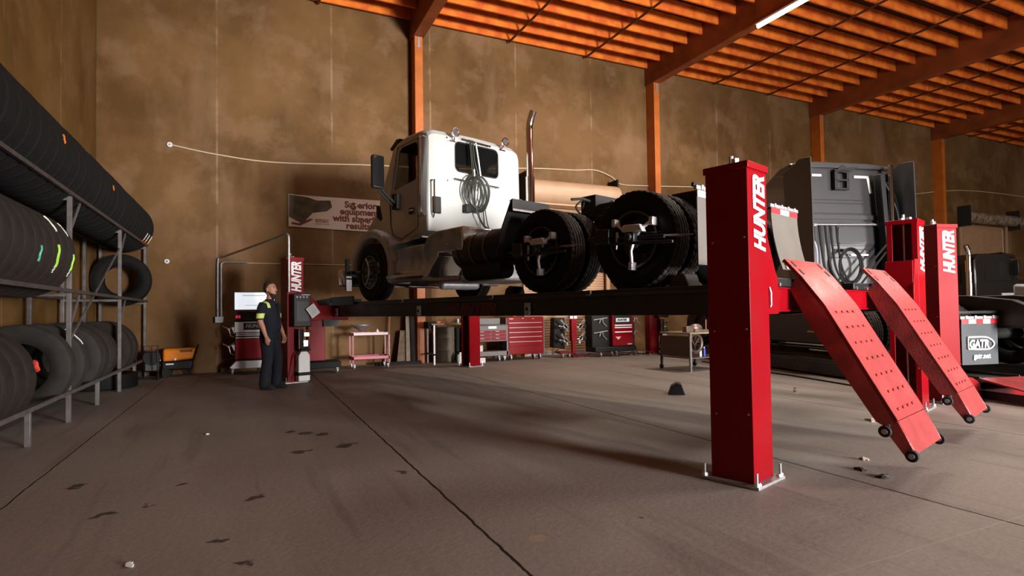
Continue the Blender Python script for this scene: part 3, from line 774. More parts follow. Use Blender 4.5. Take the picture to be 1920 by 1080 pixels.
m=M(); m.box((-.915,5.52,1.36),(-.765,5.56,1.63)); o=m.obj('vent_grille',blk,T,bev=.015)
m=M()
for x,z in ((-.62,1.92),(.72,1.75),(.62,2.62),(-.62,2.62),(-.3,1.2),(.3,1.2)): m.cyl((x,5.548,z),(x,5.56,z),.012,seg=10)
m.obj('rivets',blkm,T)
# air hoses: coil hung from the top bar
def hoses():
    m=M()
    for i in range(7):
        a0=.11+.02*i; cx=-.10+.012*(i%3); pts=[]
        for k in range(26):
            a=PI/2+2*PI*k/26
            pts.append((cx+(.10+.028*i)*math.cos(a)+.02*math.sin(2*a+i),5.46-.012*(i%4),1.76+(.24+.012*i)*math.sin(a)+ .01*math.cos(3*a)))
        m.tube(pts,.0125,6,True)
    m.obj('air_hose_coil',hosem,T)
    m=M()
    for i,x in enumerate((-.2,-.17,-.13)):
        m.tube(spline([(x-.02,5.48,2.64),(x,5.46,2.3),(x+.02+.03*i,5.45,2.0),(x+.04,5.45,1.8)],6),.012,6)
    m.tube(spline([(-.14,5.45,1.95),(-.16,5.43,1.6),(-.08,5.42,1.36),(.03,5.42,1.22),(.16,5.35,1.14),(.3,5.1,1.0)],6),.016,6)
    m.tube(spline([(.0,5.44,1.7),(.03,5.44,1.4),(.04,5.42,1.2),(.05,5.3,1.05)],6),.012,6)
    m.tube(spline([(.05,5.44,1.6),(.09,5.44,1.35),(.12,5.42,1.2),(.12,5.3,1.05)],6),.009,6)
    m.obj('air_hose',hosem,T)
    m=M(); m.tube(spline([(-.12,5.44,2.6),(-.09,5.42,2.35),(-.04,5.42,2.05)],5),.014,6); m.tube(spline([(-.16,5.44,2.15),(-.16,5.43,2.02)],3),.014,6); m.obj('hose_strap_white',plast,T)
    m=M(); m.box((-.33,5.44,1.42),(-.22,5.54,1.56)); m.obj('plug_socket',blk,T,bev=.012)
hoses()
# exhaust stack (right side)
def stack(T,x,y,z0,z1,curve=True,m_=chrome,r=.065,bd=1):
    m=M(); pts=[(x,y,z0),(x,y,z0+.4),(x,y,z1-.55),(x,y,z1-.35),(x+.0*bd,y-.03,z1-.22),(x,y-.11,z1-.06)]
    m.tube(spline(pts,5),r,16); s_=m.obj('exhaust_stack',m_,T)
    m=M(); m.cyl((x,y,z0),(x,y,z0+1.3),r*1.28,seg=20); m.obj('stack_heat_shield',m_,s_)
    return s_
stack(T,1.10,5.42,.9,3.44)
# mirror on left
m=M(); m.box((-1.44,6.50,1.86),(-1.22,6.60,2.42)); mi=m.obj('side_mirror',dgreyp,T,bev=.035,seg=3)
m=M(); m.prism([(-1.42,1.89),(-1.24,1.89),(-1.24,2.39),(-1.42,2.39)],6.492,6.498,'y'); m.obj('mirror_glass',mat('mirror_glass',(.10,.10,.11),.08,metal=.9),mi)
m=M(); m.tube([(-1.26,6.56,1.86),(-1.14,6.50,1.72),(-1.0,6.46,1.60)],.026,8); m.tube([(-1.30,6.58,1.84),(-1.12,6.55,1.66),(-1.0,6.52,1.55)],.018,8); m.box((-1.06,6.40,1.54),(-.99,6.56,1.80)); m.box((-1.075,6.43,1.66),(-1.06,6.47,1.78)); m.obj('mirror_arm',blkm,mi,bev=.008)
m=M(); m.box((1.22,6.50,1.86),(1.44,6.60,2.42)); m.obj('side_mirror',dgreyp,T,bev=.035,seg=3)
# hood with fender
def hood(T,paint):
    st=[]
    # stations along y : (y, halfwidth_top, ztop, halfwidth_bot, zbot)
    for y,ht,zt,hb,zb in ((6.86,.86,1.93,1.0,1.05),(7.2,.80,1.88,1.0,1.02),(7.6,.70,1.78,.98,.98),(7.95,.60,1.60,.92,.80),(8.2,.50,1.35,.84,.62),(8.32,.42,1.05,.76,.52)):
        r=[(-hb,y,zb),(-hb*1.0,y,zb+.35*(zt-zb)),(-(hb+ht)/2*1.01,y,zb+.7*(zt-zb)),(-ht,y,zt-.05),(-ht*.75,y,zt),(0,y,zt+.04),(ht*.75,y,zt),(ht,y,zt-.05),((hb+ht)/2*1.01,y,zb+.7*(zt-zb)),(hb,y,zb+.35*(zt-zb)),(hb,y,zb)]
        st.append(r)
    m=M(); m.loft(st); h=m.obj('hood',paint,T,ang=45)
    m=M(); m.prism([(6.98,1.44),(7.05,1.66),(7.22,1.72),(7.20,1.50),(7.05,1.40)],-1.0,-.93,'x'); m.obj('hood_vent',blkm,h,bev=.01)
    for sx in (-1,1):
        arch=[]
        cx,cz=7.10,.50
        outer=[];inner=[]
        for i in range(15):
            a=math.radians(200-205*i/14+0)
            ro=.80 if i<11 else .80-.02*(i-10)
            inner.append((cx+.60*math.cos(a),cz+.60*math.sin(a)))
            outer.append((cx+.74*math.cos(a),cz+.74*math.sin(a)+.02))
        m=M(); m.prism(outer+inner[::-1],sx*.78,sx*1.20,'x'); f=m.obj('fender',paint,h,bev=.05,seg=3)
        if sx<0:
            m=M(); m.prism([(6.95,1.24),(6.45,1.02),(6.30,.70),(6.34,.62),(6.50,.62),(6.62,.95),(6.95,1.1)],-1.19,-.86,'x'); m.obj('fender_skirt',paint,h,bev=.03,seg=3)
    m=M(); m.prism([(-1.15,.30),(1.15,.30),(1.2,.62),(-1.2,.62)],8.22,8.42,'y'); m.obj('front_bumper',chrome,T,bev=.04)
hood(T,whitep)
m=M(); m.sph((-1.0,8.1,1.83),.075); m.tube([(-1.0,8.1,1.78),(-.95,8.05,1.62),(-.72,7.98,1.50)],.008,6); m.obj('hood_mirror',chrome,T)
# chassis
m=M()
for x in (-.43,.43):
    m.prism([(x-.04,.62),(x+.04,.62),(x+.04,.64),(x+.01,.64),(x+.01,.87),(x+.04,.87),(x+.04,.89),(x-.04,.89)],1.02,8.1,'y')
for y in (1.2,2.2,3.4,4.6,6.0): m.box((-.42,y-.05,.64),(.42,y+.05,.86))
m.obj('chassis_frame',blk,T,bev=.004)
m=M(); m.cyl((0,6.9,.75),(0,7.9,.75),.3,seg=16); m.box((-.3,6.3,.35),(.3,7.9,1.1)); m.cyl((0,5.0,.70),(0,6.3,.70),.2,seg=16); m.cyl((0,3.0,.62),(0,5.0,.68),.06,seg=12); m.obj('engine_and_driveline',blkm,T,bev=.03)
for y in (1.53,2.87):
    m=M(); m.cyl((-.95,y,.505),(.95,y,.505),.075,seg=16); m.sph((0,y,.52),.24,(1,1.1,1)); m.obj('rear_axle',blkm,T)
m=M(); m.box((-.9,7.06,.40),(.9,7.18,.52)); m.cyl((-.6,6.75,.42),(.6,6.75,.42),.03); m.obj('front_axle',blkm,T,bev=.02)
m=M(); m.cyl((-.35,6.2,.28),(.35,6.0,.28),.10,seg=14); m.box((-.5,4.3,.25),(.45,5.4,.5)); m.obj('underbody_parts',galv,T,bev=.05)
# wheels
for sx in (-1,1):
    for y in (1.53,2.87):
        wheel(T,sx*1.065,y,.505,'d',sx>0); wheel(T,sx*.745,y,.505,'n')
    wheel(T,sx*1.065,7.10,.505,'f',sx>0)
# deck plate / quarter fenders
m=M(); m.prism([(3.32,1.13),(2.74,1.13),(2.74,1.10),(3.30,1.10)],-1.27,-.62,'x'); m.box((-1.27,2.74,1.11),(-.62,3.36,1.2),rot=(0,0,0)); 
m.b.free(); m=M(); m.prism([(3.30,1.19),(3.52,.80),(3.60,.50),(3.575,.50),(3.49,.80),(3.28,1.17)],-1.27,-.65,'x'); q=m.obj('quarter_fender',dgreyp,T,bev=.004)
m=M(); m.prism([(2.70,1.12),(2.70,1.10),(3.35,1.06),(3.35,1.205),(2.72,1.12)],-1.27,-.65,'x'); m.b.free()
m=M(); m.prism([(-1.27,1.06),(-.62,1.06),(-.62,1.19),(-1.27,1.19)],3.27,3.285,'y'); m.obj('quarter_fender_top',dgreyp,T,bev=.003)
m=M(); m.box((-1.27,3.262,1.04),(-.62,3.275,1.065)); m.obj('fender_trim_strip',galv,T)
# tanks and boxes on the left
m=M(); m.lathe([(0,0),(0,.20),(.02,.24),(.05,.255),(1.05,.255),(1.08,.24),(1.10,.20),(1.10,0)],36,'y',(-.93,3.62,.66)); tk=m.obj('fuel_tank',blk,T)
for y in (3.95,4.25,4.55):
    m=M(); m.lathe([(0,.257),(0,.262),(.035,.262),(.035,.257)],36,'y',(-.93,y,.66)); m.obj('tank_strap',mat('strap_bronze',(.16,.09,.04),.4,metal=.5),tk)
m=M(); m.box((-1.19,4.42,.66),(-.62,5.06,1.0)); m.obj('tool_box',alu,T,bev=.02)
m=M(); m.prism([(5.06,1.0),(5.30,.93),(5.40,.80),(5.42,.32),(5.30,.33),(5.18,.48),(5.02,.62),(5.02,.98)],-1.19,-.62,'x'); m.obj('step_fairing',alu,T,bev=.015)
m=M(); m.box((-1.14,5.42,.42),(-.62,6.38,.86)); bb=m.obj('battery_box',alu,T,bev=.03)
m=M(); m.prism([(5.42,.97),(5.42,.94),(6.48,.88),(6.50,.91)],-1.20,-.62,'x'); m.box((-1.20,5.42,.36),(-.62,6.52,.41)); m.obj('step_plate',alu,T,bev=.005)
m=M(); m.prism([(6.38,.40),(6.50,.40),(6.50,.90),(6.42,.90)],-1.19,-.7,'x'); m.obj('step_side',whitep,T,bev=.01)
m=M(); m.cyl((-1.0,3.7,.36),(-1.0,4.5,.36),.13,seg=18); m.cyl((-.78,3.0,.34),(-.78,3.5,.34),.11,seg=16); m.obj('air_tank',blkm,T)
m=M(); m.tube([(-1.17,5.45,.30),(-1.17,5.0,.27),(-1.1,4.6,.27)],.03,8); m.tube([(-1.12,6.3,.33),(-.9,5.2,.31),(-.6,4.7,.3)],.04,8); m.obj('exhaust_pipe',galv,T)
# fifth wheel and couplings
m=M(); m.prism([(1.55,.93),(2.05,.93),(2.9,.95),(2.95,1.02),(2.6,1.12),(1.9,1.12),(1.5,1.0)],-.42,.42,'x'); m.box((-.5,1.8,.88),(.5,2.6,.96)); fw_=m.obj('fifth_wheel',blkm,T,bev=.02)
m=M(); m.box((-.30,2.75,1.02),(.28,3.0,1.28)); m.tube([(-.6,2.9,1.2),(-.45,2.85,1.22),(-.2,2.85,1.20)],.02,6); m.tube(spline([(-.45,2.85,1.2),(-.58,2.84,1.1),(-.5,2.82,1.0),(-.38,2.8,.95)],4),.014,6); m.tube(spline([(-.35,2.9,1.2),(-.40,2.9,1.05),(-.5,2.88,.98)],4),.012,6); m.obj('coupling_bracket',blkm,T,bev=.01)
m=M(); m.cyl((.0,2.72,1.2),(.06,2.72,1.2),.03); m.cyl((.15,2.72,1.18),(.15,2.72,1.1),.03); m.obj('glad_hand',galv,T)
# rear end crossmember, lights, mud flaps
m=M(); m.box((-.50,1.02,.62),(.50,1.09,.88)); m.box((-1.2,.83,.93),(-.5,.86,.97)); m.box((-.5,.93,.93),(1.28,.96,.97)); m.obj('rear_crossmember',blk,T,bev=.005)
m=M(); m.box((-.60,1.05,.72),(-.45,1.45,1.03)); m.obj('rear_box',blkm,T,bev=.01)
def flap(par,x,y,w,z0,z1,m_,reds,curl=0,band=.06,name='mud_flap'):
    m=M(); n=10; pts=[]
    for i in range(n+1):
        f=i/n; pts.append((y-curl*(1-f)**2,z0+(z1-z0)*f))
    m.prism(pts+[(a+.012,b) for a,b in pts[::-1]],x-w/2,x+w/2,'x'); f_=m.obj(name,m_,par)
    m=M(); m.box((x-w/2-.02,y-.01,z1-.005),(x+w/2+.02,y+.025,z1+.035)); 
    for i in range(4): m.box((x-w/2+w*(i+.5)/4-.02,y-.02,z1-.005),(x-w/2+w*(i+.5)/4+.02,y-.008,z1+.045))
    m.obj('flap_hanger',galv,f_,bev=.004)
    k=len(reds)
    for i,c in enumerate(reds):
        m=M(); m.box((x-w/2+w*i/k,y-.006,z1-.01-band),(x-w/2+w*(i+1)/k,y-.001,z1-.01)); m.obj('reflector_strip',refl_r if c=='r' else refl_w,f_)
    return f_
flap(T,-.90,.80,.60,.20,.90,flapm,'wrw',0.0)
fr_=flap(T,.93,.90,.72,.22,.95,flapm,'rwr',.12)
text('lettering','TIRES',.13,mat('flap_letters',(.62,.45,.30),.5),fr_,frame((.62,.765,.235),(1,0,0),(0,.28,1)),.002,.006,0,1.2,lab='TIRES lettering on the bottom of the mud flap')
m=M()
for sx in (-1,1):
    pts=[]
    for i in range(9):
        a=math.radians(-5+95*i/8); pts.append((1.53-.62*math.sin(a)*1.0,.505+.60*math.cos(a)))
m.b.free()

# ---- wheel alignment clamps with targets (hooked on the wheels)
def clamp(label,x,y,z,s=1.0,ang=0,tz=0):
    t=thing('wheel_clamp',label,'wheel clamp',group='alignment clamps hooked on the truck wheels')
    t.matrix_world=wm_of(LO,TH,2.0+x,y,1.455+z)@Matrix.Rotation(ang,4,'X')
    dk=mat('clamp_black',(.04,.04,.042),.3,metal=.5); al2=mat('clamp_bright_steel',(.72,.72,.75),.28,metal=.5)
    
    m=M(); m.box((-.10,-.26*s,-.02),(-.07,.26*s,.02)); m.box((-.05,-.30*s,.035),(-.035,.0,.055)); m.obj('cross_bar',dk,t,bev=.006)
    m=M(); m.box((-.16,-.055,-.05),(-.06,.06,.05)); m.cyl((-.19,0,0),(-.04,0,0),.035,seg=16); m.obj('hub',dk,t,bev=.01)
    for k,a in enumerate((PI/2+.95,PI/2-.95,-PI/2)):
        r=.20*s; dy,dz=math.cos(a),math.sin(a)
        m=M(); m.tube([(-.09,.05*dy,.05*dz),(-.12,r*.5*dy,r*.5*dz),(-.10,r*.95*dy,r*.95*dz)],[.024,.017,.02],6); 
        m.box((-.13,r*dy-.022,r*dz-.05),(-.03,r*dy+.022,r*dz+.03)); m.obj('clamp_arm',al2,t,bev=.004)
    m=M(); m.tube([(-.09,-.26*s,.005),(-.05,-.36*s,.01),(-.0,-.44*s,.012)],.009,6); m.box((-.06,-.38*s,-.008),(-.03,-.28*s,.008)); m.obj('tyre_hook_arm',galv,t)
    m=M(); m.prism([(-.12*s,.05),(.07*s,.05),(.05*s,.125),(-.09*s,.125)],-.17,-.10,'x'); m.obj('top_block',al2,t,bev=.01)
    m=M(); m.tube([(-.12,.12*s,.0),(-.12,.13*s,.06),(-.12,.13*s,-.12)],.012,6); m.obj('side_plate',al2,t)
    m=M(); m.box((-.19,.17*s,-.06),(-.13,.30*s,.09)); m.box((-.12,.28*s,-.015),(-.09,.42*s,.015)); m.obj('target_housing',dk,t,bev=.006)
    m=M(); m.box((-.15,-.35*s,-.075),(-.12,.30*s,-.045)); m.obj('lower_bar',dk,t,bev=.006)
    return t
clamp('bright steel alignment clamp hooked on the rearmost left wheel of the white truck',-1.14,1.50,.52,1.4,.06)
clamp('bright steel alignment clamp hooked on the second rear axle wheel of the white truck',-1.14,2.84,.52,1.3,.0)
def fclamp():
    t=thing('wheel_clamp','alignment clamp with white target hooked on the front wheel of the white truck','wheel clamp')
    t.matrix_world=wm_of(LO,TH,2.0-1.26,7.10,1.455+.505)
    m=M(); m.tube([(-.10,.28*math.cos(a),.28*math.sin(a)) for a in [PI*.72+PI*.62*i/10 for i in range(11)]],.014,6); m.obj('clamp_arm',alu,t)
    m=M(); m.box((-.16,.24,-.03),(-.05,.36,.03)); m.cyl((-.2,0,0),(-.05,0,0),.03,seg=12); m.box((-.1,0,-.012),(-.08,.3,.012)); m.obj('hub',blk,t,bev=.005)
    m=M(); m.box((-.22,.30,-.32),(-.12,.335,-.06)); q=m.obj('target_plate',plast,t,bev=.006)
    m=M(); m.box((-.225,.297,-.12),(-.115,.301,-.09)); m.obj('target_mark',blkm,q)
    m=M(); m.box((-.2,.34,-.30),(-.14,.42,.25)); m.obj('target_mount',blk,t,bev=.01)
fclamp()
# wheel chocks on the near runway
def chock(lab,x,y,z,parent_m,s=1,m_=blk,rz=0):
    m=M(); m.prism([(-.11*s,0),(.11*s,0),(.07*s,.11*s),(.0,.15*s),(-.06*s,.14*s)],-.1*s,.1*s,'x'); o=m.obj('wheel_chock',m_,bev=.01)
    o.matrix_world=(Matrix.Translation((x,y,z)) if parent_m is None else wm_of(*parent_m,x,y,z))@Matrix.Rotation(rz,4,'Z'); return tag(o,lab,'wheel chock')
chock('black rubber wheel chock behind the rearmost tyre of the white truck',1.02,1.08,1.425,(LO,TH),1.15,mat('chock_grey',(.04,.037,.036),.6))
chock('black wheel chock on the runway ahead of the second axle tyre',1.0,3.55,1.425,(LO,TH),1.0)
chock('small black wheel chock lying alone on the open floor',5.72,6.62,0,None,1.1,blk,.9)
#--TRUCK2--
# ============================================================ grey sleeper truck on the second lift
G=thing('semi_truck','dark grey sleeper semi truck on the second lift with a slate mud flap','truck')
G.matrix_world=wm_of(LO2,TH2,2.12,0,.29)
def grey_truck(G):
    ZO=-.29
    prof=[(3.9,.95),(3.9,3.83),(3.98,3.90),(4.3,3.86),(4.8,3.62),(5.6,3.15),(6.0,2.75),(6.5,2.05),(6.55,1.85),(6.55,.95)]
    m=M(); m.prism([(y,z) for y,z in prof],-1.13,1.13,'x'); m.obj('sleeper_cab',greyp,G,bev=.06,seg=3)
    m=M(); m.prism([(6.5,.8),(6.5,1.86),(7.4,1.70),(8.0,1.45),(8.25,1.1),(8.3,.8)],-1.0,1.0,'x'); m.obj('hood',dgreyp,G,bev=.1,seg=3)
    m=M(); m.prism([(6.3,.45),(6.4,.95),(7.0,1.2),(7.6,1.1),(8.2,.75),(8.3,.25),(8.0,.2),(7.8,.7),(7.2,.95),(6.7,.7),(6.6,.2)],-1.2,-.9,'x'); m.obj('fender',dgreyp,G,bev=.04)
    for sx in (-1,1):
        m=M()
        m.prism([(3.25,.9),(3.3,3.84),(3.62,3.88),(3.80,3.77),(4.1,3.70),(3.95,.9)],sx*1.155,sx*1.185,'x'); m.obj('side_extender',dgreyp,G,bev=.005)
    m=M(); m.prism([(-1.13,3.79),(1.13,3.79),(1.1,3.86),(.6,3.91),(-.6,3.91),(-1.1,3.86)],3.84,3.95,'y'); m.obj('roof_lip',greyp,G,bev=.02)
    # rear panel ribs and mouldings
    m=M()
    for z,x0,x1 in ((3.14,-.75,.5),(3.07,-.85,.55),(2.86,-.8,.55),(2.2,-.2,.9),(2.12,-.2,.9),(1.95,-.3,.9)): m.box((x0,3.885,z),(x1,3.90,z+.018))
    m.box((-1.13,3.86,2.74),(1.13,3.90,2.84)); m.box((-1.13,3.87,2.66),(1.13,3.90,2.70))
    m.prism(rrect(-.1,2.24,.95,2.60,.05),3.885,3.90,'y'); m.obj('rear_panel_ribs',greyp,G,bev=.006)
    m=M(); m.box((-1.12,3.875,3.655-.0),(-.73,3.885,3.70-.02)); m.b.free()
    for a,b in (((-.96,3.60),(-.50,3.655)),):
        pass
    m=M(); m.box((-.75,3.885,3.62),(-.46,3.895,3.665)); m.obj('reflective_tape',refl_w,G)
    m=M(); m.box((.31,3.885,3.61),(.66,3.895,3.66)); m.prism([(.60,3.66),(.66,3.66),(.74,3.30),(.67,3.30)],3.885,3.895,'y'); m.obj('reflective_tape',refl_w,G)
    # ladder-like rear bracket (open cab lamp frame)
    m=M()
    for a,b,c,d in ((-.22,3.36,-.15,3.74),(.06,3.36,.12,3.74),(-.22,3.70,.12,3.76),(-.22,3.52,.12,3.56),(-.22,3.34,.12,3.38)): m.box((a,3.80,b),(c,3.87,d))
    m.prism([(-.2,3.72),(.02,3.86),(.05,3.80),(.35,3.82),(.1,3.68)],3.80,3.88,'y'); m.obj('lamp_bracket',blk,G,bev=.006)
    # hose bar and hoses
    m=M(); m.cyl((-1.05,3.82,2.615),(.78,3.82,2.64),.018,seg=10); m.box((-1.05,3.82,2.59),(-.62,3.88,2.64)); m.box((.6,3.82,2.62),(.8,3.88,2.66)); m.obj('hose_hanger_bar',galv,G)
    m=M(); m.box((.1,3.86,2.0),(.58,3.88,2.03)); m.obj('hose_hook_bar',alu,G)
    m=M()
    for i,x in enumerate((-.62,-.48,-.36,-.22)):
        m.tube(spline([(x,3.8,2.6),(x+.02,3.78,2.2),(x+.08,3.75,1.7),(x+.3,3.73,1.35)],6),.02,6)
    for r,c in ((.30,0),(.27,.02)):
        m.tube([(.05+r*.9*math.cos(a),3.74+c,1.78+r*1.2*math.sin(a)) for a in [2*PI*i/24 for i in range(24)]],.022,6,True)
    m.obj('air_hoses',blk,G)
    m=M(); m.tube(spline([(-.9,3.8,2.1),(-.8,3.78,2.3),(-.72,3.76,2.1),(-.72,3.76,1.6)],6),.02,6); m.obj('white_hose',mat('pale_blue_hose',(.45,.47,.6),.4),G)
    m=M(); m.tube([(-.1,3.64,1.3),(.95,3.64,2.35)],.02,6); m.obj('brace_bar',blkm,G); m=M(); m.tube([(.1,3.66,1.3),(1.02,3.66,2.28)],.02,6); m.obj('brace_bar',blkm,G)
    m=M(); m.box((.78,3.62,1.0),(.90,3.80,3.66),rot=(0,math.radians(-4),0)); m.obj('cable_tray',blk,G,bev=.02)
    m=M(); m.tube(spline([(.86,3.7,3.5),(.98,3.66,3.2),(1.08,3.62,2.8),(1.1,3.6,2.2)],6),.02,6); m.tube(spline([(.9,3.7,3.5),(1.02,3.66,3.3),(1.1,3.62,2.9),(1.12,3.6,2.4)],6),.015,6); m.obj('cable_loom',blk,G)
    m=M(); m.cyl((.98,3.66,.9),(.98,3.66,3.84),.05,seg=18); m.cyl((1.08,3.55,.9),(1.08,3.55,2.6),.09,seg=18); m.obj('exhaust_stack',chrome,G)
    # chassis
    m=M()
    for x in (-.43,.43): m.box((x-.04,-.1,.62),(x+.04,8.0,.9))
    for y in (-.1,1.7,3.2,5,6.5): m.box((-.42,y-.05,.62),(.42,y+.05,.88))
    m.prism([(-.1,.62),(-.1,.86),(.25,1.02),(.9,1.10),(3.4,1.10),(3.4,.9)],-.50,-.38,'x'); m.prism([(-.1,.62),(-.1,.86),(.25,1.02),(.9,1.10),(3.4,1.10),(3.4,.9)],.38,.50,'x')
    m.obj('chassis_frame',blk,G,bev=.01)
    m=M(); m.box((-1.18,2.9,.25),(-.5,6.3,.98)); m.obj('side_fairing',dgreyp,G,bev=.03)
    m=M(); m.box((-1.19,3.1,.47),(-1.184,3.5,.50)); m.obj('amber_marker',mat('amber_strip',(.55,.33,.12),.4),G)
    m=M(); m.box((-1.195,2.88,.13),(-1.184,3.45,.155)); m.obj('step_edge',chrome,G)
    m=M(); m.cyl((-.85,2.6,.62),(-.85,3.9,.62),.3,seg=24); m.obj('fuel_tank',blk,G)
    for sx in (-1,1):
        for y in (1.15,2.5): wheel(G,sx*1.03,y,.505,'d',sx>0); wheel(G,sx*.71,y,.505,'n')
        wheel(G,sx*1.03,7.4,.505,'f',sx>0)
    m=M(); m.cyl((-.9,1.15,.5),(.9,1.15,.5),.08); m.cyl((-.9,2.5,.5),(.9,2.5,.5),.08); m.obj('rear_axle',blkm,G)
    m=M(); m.box((-1.22,.42,.83),(-.45,.50,.87)); m.box((-.50,.40,.80),(1.2,.48,.86)); m.obj('flap_bar',blk,G,bev=.004)
    f=flap(G,-.86,.42,.62,.11,.76,flapd,'rwrwr',.0)
    text('lettering','GATR',.15,refl_w,f,frame((-1.06,.405,.355),(1,0,0),(0,0,1)),.002,.006,.1,.85,lab='white GATR logo')
    m=M(); m.tube(spline([(-1.08,.406,.50),(-.80,.406,.50),(-.68,.406,.46),(-.63,.406,.40),(-.68,.406,.345),(-.78,.406,.325),(-1.08,.406,.335)],5),.011,5); m.tube([(-1.08,.406,.335),(-1.08,.406,.50)],.011,5); m.obj('logo_outline',refl_w,f)
    text('lettering','gatr.net',.10,refl_w,f,frame((-.99,.405,.20),(1,0,0),(0,0,1)),.002,.003,.0,.92,lab='white gatr.net web address')
    # rear end: light box, plate, bar
    m=M(); m.box((-.36,-.16,.60),(.36,-.10,.84)); m.obj('rear_crossmember',blk,G,bev=.01)
    m=M(); m.box((-.34,-.18,.72),(-.16,-.16,.80)); m.box((.16,-.18,.72),(.34,-.16,.80)); m.obj('tail_light',refl_r,G,bev=.01)
    m=M(); m.box((-.30,-.19,.50),(.0,-.17,.66)); p_=m.obj('license_plate',plast,G,bev=.01)
    text('plate_number','9E20584',.08,pt,p_,frame((-.29,-.192,.54),(1,0,0),(0,0,1)),.001,0,0,.85)
    m=M(); m.box((-.5,-.05,.36),(1.1,.0,.42)); m.obj('lower_bar',greym,G,bev=.005)
    m=M(); m.prism([(-.05,.95),(.5,1.22),(1.1,1.28),(1.1,.95)],.62,1.2,'x'); m.obj('rear_fender',whitep,G,bev=.04)
grey_truck(G)
# ============================================================ black day cab far right
K=thing('semi_truck','black day cab truck parked by the back wall at the far right','truck',(22.65,11.36,0),math.radians(-101))
def blackcab(K):
    bk=mat('black_truck_paint',(.020,.018,.016),.25,coat=.5)
    prof=[(-.9,1.2),(-.95,2.7),(-.7,2.92),(.4,2.95),(.7,2.85),(1.0,2.1),(1.9,1.95),(2.6,1.7),(2.75,1.2)]
    m=M(); m.prism(prof,-1.05,1.05,'x'); m.obj('cab',bk,K,bev=.08,seg=3)
    m=M(); m.prism(rrect(-.62,1.95,.62,2.6,.08),-.97,-.93,'y'); m.obj('rear_window',glass,K)
    for a,b in ((-1.07,-1.045),(1.045,1.07)):
        m=M(); m.prism([(-.5,2.0),(-.45,2.65),(.35,2.65),(.62,2.05)],a,b,'x'); m.obj('side_window',glass,K)
    m=M(); m.prism([(.35,2.98),(.9,2.9),(.95,2.78),(.5,2.9)],-1.0,1.0,'x'); m.obj('sun_visor',bk,K)
    for a,b in (((.86,-1.05,1.2),(.90,-.96,2.7)),((1.0,-.98,1.2),(1.03,-.9,2.8)),((-1.0,-1.0,1.9),(-.98,-.95,2.45))):
        m=M(); m.box(a,b); m.obj('grab_handle',chrome,K)
    stack(K,1.0,-1.08,1.0,3.25,r=.075)
    m=M(); m.box((-1.2,-.2,.5),(1.2,2.8,1.25)); m.box((-.45,-6.0,.75),(.45,0,1.1)); m.obj('chassis_frame',blkm,K,bev=.05)
    m=M(); m.box((-1.2,-4.6,1.12),(1.2,-1.1,1.2)); m.prism([(-4.6,.6),(-4.3,1.2),(-1.6,1.5),(-1.1,1.5),(-1.1,.6)],-1.2,-.8,'x'); m.obj('rear_fender',bk,K,bev=.05)
    for sx in (-1,1):
        for y in (1.9,-2.2,-3.6): wheel(K,sx*1.0,y,.505,'d',sx>0)
    m=M(); m.box((.52,-1.0,1.42),(.94,-.96,1.58)); m.b.free()
    m=M(); m.box((1.055,.2,1.45),(1.075,.7,1.62)); m.obj('door_placard',paper,K)
    for q in (-1.25,1.25):
        m=M(); m.box((q-.1,.55,2.2),(q+.1,.65,2.7)); m.obj('side_mirror',blk,K,bev=.03)
blackcab(K)
#--RACK--
# ============================================================ tyre rack
R_=thing('tire_rack','grey steel three-tier tyre rack along the left wall','rack',(0,0,0))
XF,XB=-1.93,-2.70; YR=[4.2,5.6,7.02,8.41,9.85,11.39,12.75,13.98]
tall=[False,False,False,True,False,True,False,True]
def racks():
    for y,t in zip(YR,tall):
        for x in (XF,XB):
            m=M(); top=2.70 if (t or x==XB) else .345
            m.box((x-.025,y-.025,0),(x+.025,y+.025,top)); m.obj('upright',rackm,R_,bev=.004)
        if True:
            for z in ((.345,1.55,2.70) if t else (.345,)):
                m=M(); m.box((XB,y-.018,z-.05),(XF,y+.018,z-.012)); m.obj('cross_tie',rackm,R_)
        if t:
            for z in (1.56,2.72):
                m=M(); m.tube([(XF-.0,y+.45,z-.03),(XF-.0,y+.04,z-.42)],.016,6); m.obj('diagonal_brace',rackm,R_)
        if 9<y<10.5:
            m=M(); m.tube([(XF,y-1.4,.98),(XF,y+1.5,2.38)],.016,6); m.obj('diagonal_brace',rackm,R_)
    for z in (.364,1.561,2.724):
        for x in (XF+.03,XB+.0):
            m=M(); m.box((x-.02,4.0,z-.022),(x+.02,14.02,z+.022)); m.obj('rail',rackd if z>1 else rackm,R_,bev=.003)
racks()
rt=[tyre_mesh('rack_tyre_a',.515,.29,.27,[rub],72,fine=False),tyre_mesh('rack_tyre_b',.513,.28,.265,[rub],72,fine=False),
    tyre_mesh('rack_tyre_c',.495,.285,.27,[rubb],72,fine=False),tyre_mesh('rack_tyre_d',.495,.285,.25,[rubg],72,fine=False)]
ink={'o':mat('ink_orange',(.8,.22,.03),.5),'g':mat('ink_green',(.40,.75,.08),.5),'t':mat('ink_teal',(.08,.42,.28),.5),'w':mat('ink_white',(.7,.66,.58),.5),'r':mat('label_red',(.62,.06,.04),.5)}
def rack_tyre(x,y,z,me,label,group,mark=None,R=.495):
    o=bpy.data.objects.new('tire',me); C.objects.link(o); o.location=(x,y,z); o.rotation_euler=(0,0,PI/2)
    tag(o,label,'tire',group)
    if mark:
        for col,a0,a1,off,wd in mark:
            m=M(); n=8; r=R+.004
            A=[];B=[]
            pts=[]
            for i in range(n+1):
                a=math.radians(a0+(a1-a0)*i/n); pts.append((off+.010*math.sin(i*1.3),-r*math.cos(a),r*math.sin(a)))
            m.tube(pts,wd,5); m.obj('paint_mark',ink[col],o)
    return o
XC=-2.30
